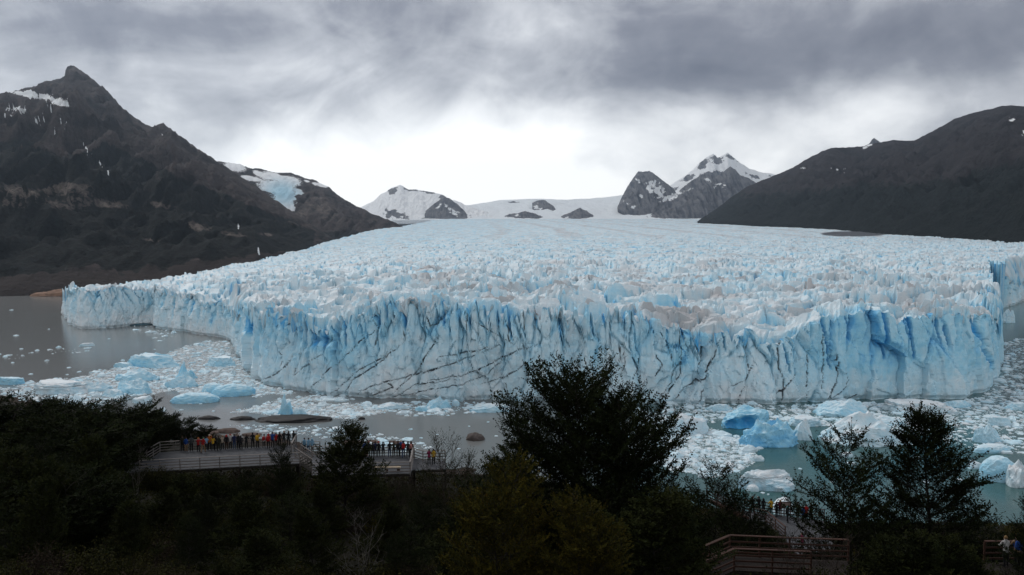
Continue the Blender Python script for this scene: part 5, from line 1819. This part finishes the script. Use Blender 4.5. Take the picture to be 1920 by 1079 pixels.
M_DARKDECK = plain('dark_brown_boards', (0.022, 0.018, 0.016), 0.85, 0.3, 2, 0.1)
D1, o1 = deck('viewing_deck', 'long grey timber viewing deck crowded with people on the left', 107.0,
              [(228, 887), (562, 869), (556, 834), (338, 846), (300, 848.5), (275, 864), (228, 867)],
              [[(228, 867), (275, 864), (300, 848.5), (338, 846), (447, 840), (556, 834), (547, 851)], [(262, 885), (412, 877), (562, 869)]], M_WOOD)
D2, o2 = deck('viewing_deck', 'second timber viewing deck with people right of the dark conical beech', 107.0,
              [(585, 892), (769, 888), (772, 881), (835, 880), (835, 864), (777, 860), (776, 853), (585, 857)],
              [[(585, 892), (677, 890), (769, 888), (775, 858), (776, 853), (680, 855), (585, 857)], [(777, 861), (793, 866), (835, 865)]], M_WOOD)
D3, o3 = deck('viewing_deck', 'lower timber viewing deck with people at the right beside the teal water', 102.0,
              [(1395, 958), (1545, 977), (1565, 1030), (1495, 1040), (1472, 1010), (1436, 979), (1395, 976)],
              [[(1395, 958), (1470, 967.5), (1545, 977)], [(1414, 974), (1436, 979), (1472, 1010)]], M_WOODR)
D4, o4 = deck('boardwalk', 'short red brown timber boardwalk with double railing behind the leafless tree', 113.0,
              [(1290, 1078), (1368, 1043), (1590, 1052), (1590, 1080), (1376, 1070), (1320, 1095)],
              [[(1290, 1078), (1368, 1043), (1480, 1048), (1590, 1052)], [(1320, 1095), (1376, 1070), (1520, 1076)]], M_WOODR, M_DARKDECK, 'boardwalk')


D6, o6 = deck('viewing_deck', 'little red brown landing with two people at the bottom right corner', 113.0, [(1845, 1055), (1980, 1055), (1980, 1084), (1845, 1084)], [[(1845, 1055), (1980, 1055)]], M_WOODR, M_DARKDECK)


def stairs(a, b, w, label, material, nstep=9):
    a, b = Vector(a), Vector(b)
    e = empty('stairs', b, 0, label=label, cat='stairs')
    d = (b - a)
    flat = Vector((d.x, d.y, 0)).normalized()
    s = flat.cross(Vector((0, 0, 1))) * (w / 2)
    for k in (-1, 1):
        bar('stringer', e, a + s * k + Vector((0, 0, -.2)), b + s * k + Vector((0, 0, -.2)), 0.06, 0.28, material, b)
        rail_run(e, [a + s * k, b + s * k], b, material, 1.1, 4, 1.4)
    for i in range(nstep):
        p = a.lerp(b, (i + 0.5) / nstep)
        bar('step', e, p - s * 0.96, p + s * 0.96, 0.28, 0.05, material, b)


A = P3(552, 856, 107.0)
stairs(A + Vector((0.4, 0, 0)), A + Vector((3.2, -0.6, -1.6)), 1.3, 'short grey stairs leading down from the right end of the first deck', M_WOOD)
A = P3(1400, 966, 102.0)
stairs(A + Vector((-0.3, -0.4, 0)), A + Vector((-4.5, -3.0, 2.6)), 1.4, 'red brown stairs climbing left from the lower right deck behind a small beech', M_WOODR)


def board_sign(px, py, z, w, h, hb, label, rz=0.0):
    p = P3(px, py, z)
    e = empty('information_board', p, rz, label=label, cat='sign')
    o = Vector((0, 0, 0))
    bar('panel', e, (-w / 2, 0, hb + h / 2), (w / 2, 0, hb + h / 2), 0.05, h, M_SIGN, o)
    for s in (-1, 1):
        bar('post', e, (s * (w / 2 + .06), 0, -1.0), (s * (w / 2 + .06), 0, hb + h + .08), 0.09, 0.09, M_WOODR, o)
    bar('frame', e, (-w / 2 - .1, 0, hb + h + .04), (w / 2 + .1, 0, hb + h + .04), 0.08, 0.07, M_WOODR, o)
    bar('frame', e, (-w / 2, 0, hb - .03), (w / 2, 0, hb - .03), 0.08, 0.06, M_WOODR, o)


board_sign(267, 852, 106.4, 0.9, 0.75, 1.0, 'small brown board on posts left of the first deck')
board_sign(1473, 970, 102.0, 0.85, 0.45, 1.1, 'wood framed board on the railing of the lower right deck')


def bench(px, py, z, L, label):
    p = P3(px, py, z)
    e = empty('wooden_bench', p, 0, label=label, cat='bench')
    o = Vector((0, 0, 0))
    for k in (-1, 0, 1):
        bar('seat_board', e, (-L / 2, k * 0.15, 0.45), (L / 2, k * 0.15, 0.45), 0.13, 0.05, M_BENCH, o)
    for k in (-1, 0, 1):
        bar('leg', e, (k * L * .42, 0, 0.0), (k * L * .42, 0, 0.425), 0.3, 0.1, M_WOODR, o)


M_BENCH = plain('pale_bench_timber', (0.34, 0.27, 0.19), 0.7, 0.2, 4, 0.25)
bench(725, 884, 107.0, 2.9, 'pale wooden bench inside the near railing of the second deck')

# ------------------------------------------------------------------ people
def cloth(name, c):
    return plain('cloth_' + name, c, 0.8, 0.2, 12, 0.15)


COL = {k: cloth(k, tuple(q * 0.62 for q in v)) for k, v in dict(
    black=(0.012, 0.012, 0.014), dark=(0.02, 0.02, 0.024), grey=(0.06, 0.065, 0.07), olive=(0.028, 0.028, 0.018), blue=(0.02, 0.075, 0.30), navy=(0.018, 0.026, 0.08),
    red=(0.38, 0.02, 0.02), orange=(0.50, 0.14, 0.03), yellow=(0.55, 0.33, 0.03), white=(0.62, 0.60, 0.58), cream=(0.48, 0.40, 0.32), tan=(0.30, 0.20, 0.12), jeans=(0.05, 0.08, 0.15),
    lightblue=(0.22, 0.42, 0.60), teal=(0.03, 0.22, 0.25), magenta=(0.22, 0.02, 0.07), pink=(0.50, 0.24, 0.22), green=(0.03, 0.12, 0.04), brown=(0.05, 0.025, 0.015), blond=(0.32, 0.20, 0.09)).items()}
M_SKIN = plain('skin', (0.42, 0.25, 0.18), 0.55, 0.1, 20, 0.3)

POSES = {   # elbows, wrists (left/right), torso lean, stride, head turn
    'stand': dict(el=(.235, -.03, 1.16), wr=(.25, .06, .92), er=(.235, -.03, 1.16), wrr=(.25, .06, .92), lean=0.0, st=0.03, turn=0.0),
    'rail': dict(el=(.25, .10, 1.17), wr=(.20, .36, 1.10), er=(.25, .10, 1.17), wrr=(.17, .36, 1.11), lean=0.10, st=0.06, turn=0.1),
    'photo': dict(el=(.24, .20, 1.24), wr=(.09, .34, 1.50), er=(.24, .20, 1.25), wrr=(.09, .34, 1.51), lean=-0.02, st=0.05, turn=0.0),
    'pocket': dict(el=(.29, -.07, 1.15), wr=(.19, .07, .98), er=(.29, -.07, 1.15), wrr=(.19, .07, .98), lean=0.02, st=0.08, turn=-0.3),
    'walk': dict(el=(.24, -.10, 1.17), wr=(.24, -.02, .94), er=(.24, .04, 1.16), wrr=(.22, .24, 1.00), lean=0.05, st=0.22, turn=0.2),
}


def person_mesh(pose):
    p = POSES[pose]
    ln = p['lean']
    J, E, R, Lb = [], [], [], []

    def j(x, y, z, r):
        J.append((x, y, z))
        R.append(r)
        return len(J) - 1

    def e(a, b, lab):
        E.append((a, b))
        Lb.append(lab)
    pel = j(0, 0, 0.95, 0.145)
    sp = j(0, ln * .5, 1.15, 0.135)
    ch = j(0, ln, 1.36, 0.150)
    nk = j(0, ln + .01, 1.49, 0.062)
    hb = j(0.01 * p['turn'], ln + .03, 1.575, 0.078)
    hd = j(0.01 * p['turn'], ln + .025, 1.645, 0.092)
    tp = j(0, ln + .015, 1.715, 0.062)
    ns = j(0.06 * math.sin(p['turn']), ln + .125, 1.605, 0.018)
    e(pel, sp, 0), e(sp, ch, 0), e(ch, nk, 0), e(nk, hb, 2), e(hb, hd, 2), e(hd, tp, 2), e(hb, ns, 2)
    hands = []
    for s, el, wr in ((-1, p['el'], p['wr']), (1, p['er'], p['wrr'])):
        sh = j(s * .165, ln, 1.41, 0.072)
        ee = j(s * el[0], el[1] + ln, el[2], 0.052)
        ww = j(s * wr[0], wr[1] + ln, wr[2], 0.034)
        d = (Vector(wr) - Vector(el)).normalized()
        pm = j(s * (wr[0] + d.x * .07), wr[1] + ln + d.y * .07, wr[2] + d.z * .07, 0.036)
        e(ch, sh, 0), e(sh, ee, 0), e(ee, ww, 0), e(ww, pm, 2)
        hands.append((Vector(J[pm]), Vector((s * d.x, d.y, d.z)), s))
        hp = j(s * .09, 0, 0.88, 0.105)
        st = p['st'] * s
        kn = j(s * .10, st * .6 + .02, 0.50, 0.072)
        an = j(s * .105, st - .02, 0.10, 0.048)
        to = j(s * .12, st + .13, 0.045, 0.042)
        hl = j(s * .105, st - .06, 0.05, 0.04)
        e(pel, hp, 1), e(hp, kn, 1), e(kn, an, 1), e(an, to, 3), e(an, hl, 3)
    me = bpy.data.meshes.new('person_skeleton')
    me.from_pydata(J, E, [])
    ob = bpy.data.objects.new('person_skeleton', me)
    C.objects.link(ob)
    m = ob.modifiers.new('skin', 'SKIN')
    m.use_smooth_shade = True
    for i, r in enumerate(R):
        me.skin_vertices[0].data[i].radius = (r, r * (0.78 if i in (0, 1, 2) else 1.0))
        me.skin_vertices[0].data[i].use_root = (i == 0)
    sb = ob.modifiers.new('sub', 'SUBSURF')
    sb.levels = sb.render_levels = 1
    dg = bpy.context.evaluated_depsgraph_get()
    out = bpy.data.meshes.new_from_object(ob.evaluated_get(dg))
    bpy.data.objects.remove(ob)
    bpy.data.meshes.remove(me)
    # fingers, rooted in the palm
    bm = bmesh.new()
    bm.from_mesh(out)
    nbody = len(bm.faces)
    for (c, d, s) in hands:
        side = d.cross(Vector((0, 0, 1))).normalized()
        dn = side.cross(d).normalized()
        for k in range(5):
            if k < 4:
                o0 = c + side * (k - 1.5) * 0.019
                L = (0.068, 0.078, 0.074, 0.058)[k]
                pts = [o0, o0 + d * (0.02 + L * .5), o0 + d * (0.02 + L * .85) - dn * L * .35]
            else:
                o0 = c - d * 0.03 + side * 0.03 * -s
                pts = [o0, o0 + side * -s * .03 + d * .02, o0 + side * -s * .035 + d * .055]
            V, F = tubes([(np.array(pts), np.array([0.0095, 0.0085, 0.006]))], 4)
            vs = [bm.verts.new(v) for v in V]
            for f in F:
                bm.faces.new([vs[i] for i in f])
    bm.to_mesh(out)
    bm.free()
    # clothes and skin by nearest bone
    fc = np.array([q.center[:] for q in out.polygons])
    A_, B_ = np.array([J[a] for a, b in E]), np.array([J[b] for a, b in E])
    RA = np.array([(R[a] + R[b]) / 2 for a, b in E])
    dd = []
    for a, b, r in zip(A_, B_, RA):
        t = np.clip(((fc - a) @ (b - a)) / ((b - a) @ (b - a)), 0, 1)
        dd.append(np.linalg.norm(fc - a - t[:, None] * (b - a), axis=1) - r)
    lab = np.array(Lb)[np.argmin(np.array(dd), 0)]
    lab[nbody:] = 2
    lab = np.where((lab == 1) & (fc[:, 2] > 0.90), 0, lab)
    out.polygons.foreach_set('material_index', lab.astype(np.int32))
    out.polygons.foreach_set('use_smooth', np.ones(len(out.polygons), bool))
    out.materials.clear()
    for q in (COL['black'], COL['dark'], M_SKIN, COL['black']):
        out.materials.append(q)
    out.polygons.foreach_set('material_index', lab.astype(np.int32))
    out.name = 'person_' + pose
    return out


PM = {k: person_mesh(k) for k in POSES}


def hair_mesh(kind):
    bm = bmesh.new()
    bmesh.ops.create_uvsphere(bm, u_segments=12, v_segments=8, radius=1.0)
    for v in bm.verts:
        x, y, z = v.co
        if kind == 'hood':
            v.co = Vector((x * .125, y * .125 - .03 - (0.02 if z < 0 else 0), z * .155 + 1.62 - 0.02))
            if y > 0.55:
                v.co.y -= 0.10
        elif kind == 'hat':
            v.co = Vector((x * .108, y * .112 + .0, max(z, -0.15) * .105 + 1.675))
            if -0.3 < z < 0.05:
                v.co.x *= 1.35
                v.co.y *= 1.35
        elif kind == 'cap':
            v.co = Vector((x * .106, y * .11, max(z, -0.1) * .10 + 1.67))
            if y > 0.5 and z < 0.3:
                v.co.y += 0.07
        elif kind == 'long':
            v.co = Vector((x * (.108 if z > -.2 else .115), y * .105 - .03, z * (.11 if z > 0 else .25) + 1.655))
            if y > 0.35 and z < 0.45:
                v.co.y -= 0.09
        else:
            v.co = Vector((x * .105, y * .108 - .012, z * .105 + 1.665))
            if y > 0.4 and z < 0.4:
                v.co.y -= 0.07
    me = bpy.data.meshes.new('hair' if kind in ('short', 'long') else kind)
    bm.to_mesh(me)
    bm.free()
    me.polygons.foreach_set('use_smooth', np.ones(len(me.polygons), bool))
    me.materials.append(COL['brown'])
    return me


HM = {k: hair_mesh(k) for k in ('short', 'long', 'hood', 'hat', 'cap')}


def pack_mesh():
    bm = bmesh.new()
    bmesh.ops.create_cube(bm, size=1.0)
    bmesh.ops.subdivide_edges(bm, edges=bm.edges[:], cuts=3, use_grid_fill=True)
    for v in bm.verts:
        x, y, z = v.co
        n = (abs(2 * x) ** 4 + abs(2 * y) ** 4 + abs(2 * z) ** 4) ** 0.25
        k = 1 / max(n, 1e-6) if n > 0.99 else 1
        v.co = Vector((x * .36 * k, -0.215 + y * .22 * k * (1.15 if z < 0 else 0.9), 1.24 + z * .50 * k))
    for s in (-1, 1):   # shoulder straps
        V, F = tubes([(np.array([(s * .10, -.12, 1.44), (s * .11, .0, 1.515), (s * .11, .135, 1.40), (s * .13, .11, 1.2), (s * .15, -.10, 1.08)]), np.full(5, .022))], 5)
        vs = [bm.verts.new(v) for v in V]
        for f in F:
            bm.faces.new([vs[i] for i in f])
    me = bpy.data.meshes.new('backpack')
    bm.to_mesh(me)
    bm.free()
    me.polygons.foreach_set('use_smooth', np.ones(len(me.polygons), bool))
    me.materials.append(COL['black'])
    return me


PACK = pack_mesh()


def setmat(o, i, m):
    o.material_slots[i].link = 'OBJECT'
    o.material_slots[i].material = m


def person(px, py, z, pose, jacket, legs, head, headcol, pack, label, rz=0.0, h=1.72, group=None):
    p = P3(px, py, z)
    o = bpy.data.objects.new('person', PM[pose])
    C.objects.link(o)
    o.location = p
    o.rotation_euler = (0, 0, rz)
    o.scale = (h / 1.77,) * 3
    setmat(o, 0, COL[jacket])
    setmat(o, 1, COL[legs])
    tag(o, label, 'person', group)
    q = bpy.data.objects.new('hair' if head in ('short', 'long') else head, HM[head])
    C.objects.link(q)
    q.parent = o
    q.location = (0, POSES[pose]['lean'] + .02, 0)
    setmat(q, 0, COL[headcol])
    if pack:
        b = bpy.data.objects.new('backpack', PACK)
        C.objects.link(b)
        b.parent = o
        b.location = (0, POSES[pose]['lean'], 0)
        setmat(b, 0, COL[pack])
    return o


G1, G2, G3 = 'people on the first deck', 'people on the second deck', 'people on the lower right deck'
PEOPLE = [
    (342, 846.5, 107, 'stand', 'olive', 'dark', 'short', 'brown', None, 'person in an olive jacket standing farthest left on the first deck', 0.1, 1.78, G1),
    (349, 847, 107, 'stand', 'blue', 'tan', 'short', 'brown', None, 'person in a bright blue jacket and tan trousers on the first deck', -0.1, 1.68, G1),
    (359, 846.5, 107, 'pocket', 'grey', 'black', 'short', 'black', None, 'person in dark grey just right of the blue jacket and tan trousers', 0.3, 1.80, G1),
    (372, 848, 107, 'photo', 'red', 'black', 'cap', 'orange', None, 'person in a red jacket with an orange cap on the first deck', 0.2, 1.66, G1),
    (381, 849, 107, 'walk', 'red', 'tan', 'cap', 'green', None, 'person in a red jacket, tan legs and a green cap on the first deck', -0.3, 1.76, G1),
    (387, 845, 107, 'rail', 'lightblue', 'dark', 'short', 'brown', None, 'person in light blue between the green cap and the orange jacket', 0, 1.60, G1),
    (393, 844, 107, 'photo', 'orange', 'black', 'hat', 'cream', None, 'person in an orange jacket with a pale hat at the first deck rail', 0, 1.80, G1),
    (399.5, 845.5, 107, 'rail', 'yellow', 'black', 'long', 'brown', None, 'person in a yellow jacket with long brown hair beside the pale hat', 0.2, 1.66, G1),
    (405, 844, 107, 'stand', 'black', 'dark', 'short', 'black', None, 'person all in black beside the long haired yellow jacket', 0, 1.72, G1),
    (410.5, 846, 107, 'pocket', 'olive', 'olive', 'short', 'brown', None, 'person in dark olive from top to toe left of the cream jacket', -0.2, 1.76, G1),
    (417, 843.5, 107, 'rail', 'cream', 'black', 'short', 'blond', None, 'person in a cream jacket at the middle of the first deck rail', 0, 1.62, G1),
    (425, 843.5, 107, 'stand', 'black', 'brown', 'hood', 'red', None, 'person in black with a red hood on the first deck', 0.1, 1.76, G1),
    (432, 842, 107, 'photo', 'white', 'dark', 'cap', 'red', None, 'person in a white jacket with a red cap on the first deck', 0, 1.74, G1),
    (439.5, 842.5, 107, 'stand', 'navy', 'jeans', 'short', 'black', None, 'person in navy blue with jeans on the first deck', 0.2, 1.76, G1),
    (447, 842, 107, 'rail', 'black', 'black', 'cap', 'white', None, 'person in black with a white cap on the first deck', 0, 1.74, G1),
    (452, 843, 107, 'pocket', 'dark', 'black', 'short', 'brown', None, 'person in dark clothes right behind the white cap', 0.2, 1.64, G1),
    (462, 841.5, 107, 'rail', 'black', 'black', 'short', 'brown', None, 'person in black leaning alone on the rail right of the white cap', 0, 1.66, G1),
    (474, 840.5, 107, 'pocket', 'black', 'dark', 'short', 'black', None, 'tall person in black left of the yellow jacket with yellow backpack', 0, 1.84, G1),
    (483, 840.5, 107, 'photo', 'yellow', 'dark', 'short', 'brown', 'yellow', 'person in a yellow jacket carrying a yellow backpack on the first deck', 0.1, 1.76, G1),
    (495, 840.5, 107, 'rail', 'white', 'dark', 'short', 'brown', 'red', 'person in white with a red pack left of the large red backpack', 0, 1.62, G1),
    (503.5, 842, 107, 'stand', 'red', 'black', 'hood', 'red', 'red', 'person in a hooded red jacket under a large red backpack', 0.1, 1.80, G1),
    (511, 839.5, 107, 'photo', 'blue', 'dark', 'short', 'black', None, 'tall person in blue right of the large red backpack', -0.1, 1.84, G1),
    (517.5, 838.5, 107, 'rail', 'red', 'dark', 'short', 'brown', None, 'person in a red jacket squeezed right of the tall one in blue', 0, 1.64, G1),
    (524.5, 838, 107, 'stand', 'black', 'black', 'short', 'black', None, 'person in black left of the tan hat on the first deck', 0.2, 1.72, G1),
    (532.5, 837, 107, 'rail', 'dark', 'grey', 'hat', 'tan', None, 'person in dark clothes with a tan hat on the first deck', 0, 1.80, G1),
    (541, 837, 107, 'pocket', 'black', 'black', 'short', 'brown', None, 'person in black next to the last one at the first deck end', -0.1, 1.78, G1),
    (551, 836, 107, 'photo', 'black', 'dark', 'short', 'black', None, 'person in black farthest right at the first deck corner', -0.3, 1.80, G1),
    (571, 848, 106, 'stand', 'lightblue', 'dark', 'short', 'black', None, 'person in a light blue poncho nearest the stairs of the first deck', -0.5, 1.72, 'people in blue ponchos between the decks'),
    (578, 849, 106, 'rail', 'lightblue', 'jeans', 'short', 'brown', None, 'person in a light blue poncho between two others beside the stairs', -0.2, 1.74, 'people in blue ponchos between the decks'),
    (585.5, 849, 106, 'stand', 'lightblue', 'dark', 'hood', 'lightblue', None, 'person in a hooded light blue poncho beside the conical beech', 0.2, 1.72, 'people in blue ponchos between the decks'),
    (684.5, 857, 107, 'stand', 'blue', 'dark', 'short', 'black', None, 'person in blue farthest left in view on the second deck', 0, 1.74, G2),
    (691.5, 857.5, 107, 'rail', 'dark', 'black', 'cap', 'red', None, 'person in dark clothes with a red cap at the left of the second deck', 0, 1.74, G2),
    (687.5, 866.5, 107, 'walk', 'pink', 'jeans', 'short', 'brown', None, 'child in a pink and white top and jeans on the second deck', 2.6, 1.36, G2),
    (699, 859, 107, 'pocket', 'black', 'black', 'short', 'black', None, 'person in black left of the navy jacket on the second deck', 0.1, 1.76, G2),
    (703.5, 857, 107, 'rail', 'navy', 'dark', 'short', 'brown', None, 'person in a navy jacket left of the red hat on the second deck', 0, 1.74, G2),
    (710, 857, 107, 'stand', 'black', 'dark', 'hat', 'red', None, 'person in black with a red brimmed hat on the second deck', 0, 1.72, G2),
    (718.5, 857, 107, 'photo', 'dark', 'black', 'short', 'black', None, 'person in dark clothes right of the red brimmed hat', 0, 1.72, G2),
    (730.5, 857, 107, 'rail', 'black', 'jeans', 'short', 'brown', None, 'person in black with blue jeans at the second deck rail', 0, 1.72, G2),
    (738.5, 857, 107, 'pocket', 'olive', 'dark', 'short', 'brown', None, 'person in dark olive in the middle right of the second deck', 0.2, 1.76, G2),
    (746.5, 856.5, 107, 'stand', 'dark', 'grey', 'short', 'black', None, 'person in dark top and grey trousers left of the white cap in blue', 0, 1.74, G2),
    (752, 855.5, 107, 'photo', 'blue', 'dark', 'cap', 'white', None, 'person in blue with a white cap on the second deck', 0, 1.80, G2),
    (756.5, 858.5, 107, 'walk', 'dark', 'jeans', 'short', 'black', 'red', 'person with a red backpack and jeans on the second deck', 0.2, 1.88, G2),
    (765, 859, 107, 'pocket', 'black', 'grey', 'short', 'brown', None, 'person in black with pale grey trousers on the second deck', -0.2, 1.86, G2),
    (771, 858, 107, 'stand', 'black', 'dark', 'long', 'brown', 'pink', 'person with a pale pink backpack at the right corner of the second deck', -0.1, 1.82, G2),
    (804.5, 872, 107, 'rail', 'magenta', 'dark', 'short', 'brown', None, 'person in dark red on the walkway right of the second deck', 0, 1.70, 'people on the walkway right of the second deck'),
    (813, 872, 107, 'stand', 'yellow', 'black', 'short', 'black', None, 'person in yellow on the walkway right of the second deck', 0.2, 1.74, 'people on the walkway right of the second deck'),
    (1411, 962, 102, 'stand', 'dark', 'black', 'cap', 'red', None, 'person with a red cap farthest left on the lower right deck', 0, 1.76, G3),
    (1422.5, 963, 102, 'photo', 'black', 'black', 'short', 'black', None, 'tall person in black left of a shorter one on the lower right deck', -0.1, 1.84, G3),
    (1431, 964, 102, 'stand', 'black', 'dark', 'hood', 'black', None, 'person in black with the hood up on the lower right deck', 0.1, 1.72, G3),
    (1446, 966.5, 102, 'rail', 'yellow', 'black', 'short', 'black', None, 'person in a pale yellow jacket on the lower right deck', 0, 1.74, G3),
    (1456, 971, 102, 'pocket', 'black', 'black', 'short', 'brown', None, 'person in black between yellow and dark red on the lower right deck', 0.1, 1.70, G3),
    (1462.5, 968.5, 102, 'stand', 'magenta', 'dark', 'long', 'blond', None, 'blond person in a dark red jacket on the lower right deck', 0, 1.78, G3),
    (1476.5, 980, 102, 'walk', 'dark', 'black', 'hood', 'teal', None, 'person with a teal hood in front of the framed board', 0.3, 1.72, G3),
    (1495.5, 972.5, 102, 'photo', 'black', 'black', 'short', 'black', None, 'person in black left of the blue jacket on the lower right deck', 0, 1.80, G3),
    (1505.5, 981, 102, 'stand', 'blue', 'dark', 'short', 'brown', None, 'person in a bright blue jacket on the lower right deck', 0.2, 1.74, G3),
    (1511.5, 978, 102, 'rail', 'red', 'dark', 'short', 'brown', None, 'person in a red jacket behind the bright blue one', -0.1, 1.78, G3),
    (1520, 975, 102, 'pocket', 'black', 'dark', 'short', 'black', None, 'person in black farthest right on the lower right deck', 0, 1.74, G3),
    (1504, 1034, 102, 'walk', 'magenta', 'black', 'short', 'brown', None, 'person in dark red half hidden by the leafless tree', 0.5, 1.74, None),
    (1886, 1063, 113, 'rail', 'white', 'dark', 'short', 'blond', None, 'person in a white top at the bottom right landing rail', -0.1, 1.66, 'pair on the landing'),
    (1907, 1063, 113, 'rail', 'tan', 'dark', 'short', 'brown', 'blue', 'person with a bright blue backpack at the bottom right landing rail', -0.2, 1.70, 'pair on the landing'),
]
for q in PEOPLE:
    person(*q)
# a landing for the group in ponchos
D5, o5 = deck('viewing_deck', 'small lower timber landing where the people in blue ponchos stand', 106.0, [(562, 858), (600, 856), (600, 846), (562, 846)], [[(566, 846.5), (600, 846.5)]], M_WOOD)
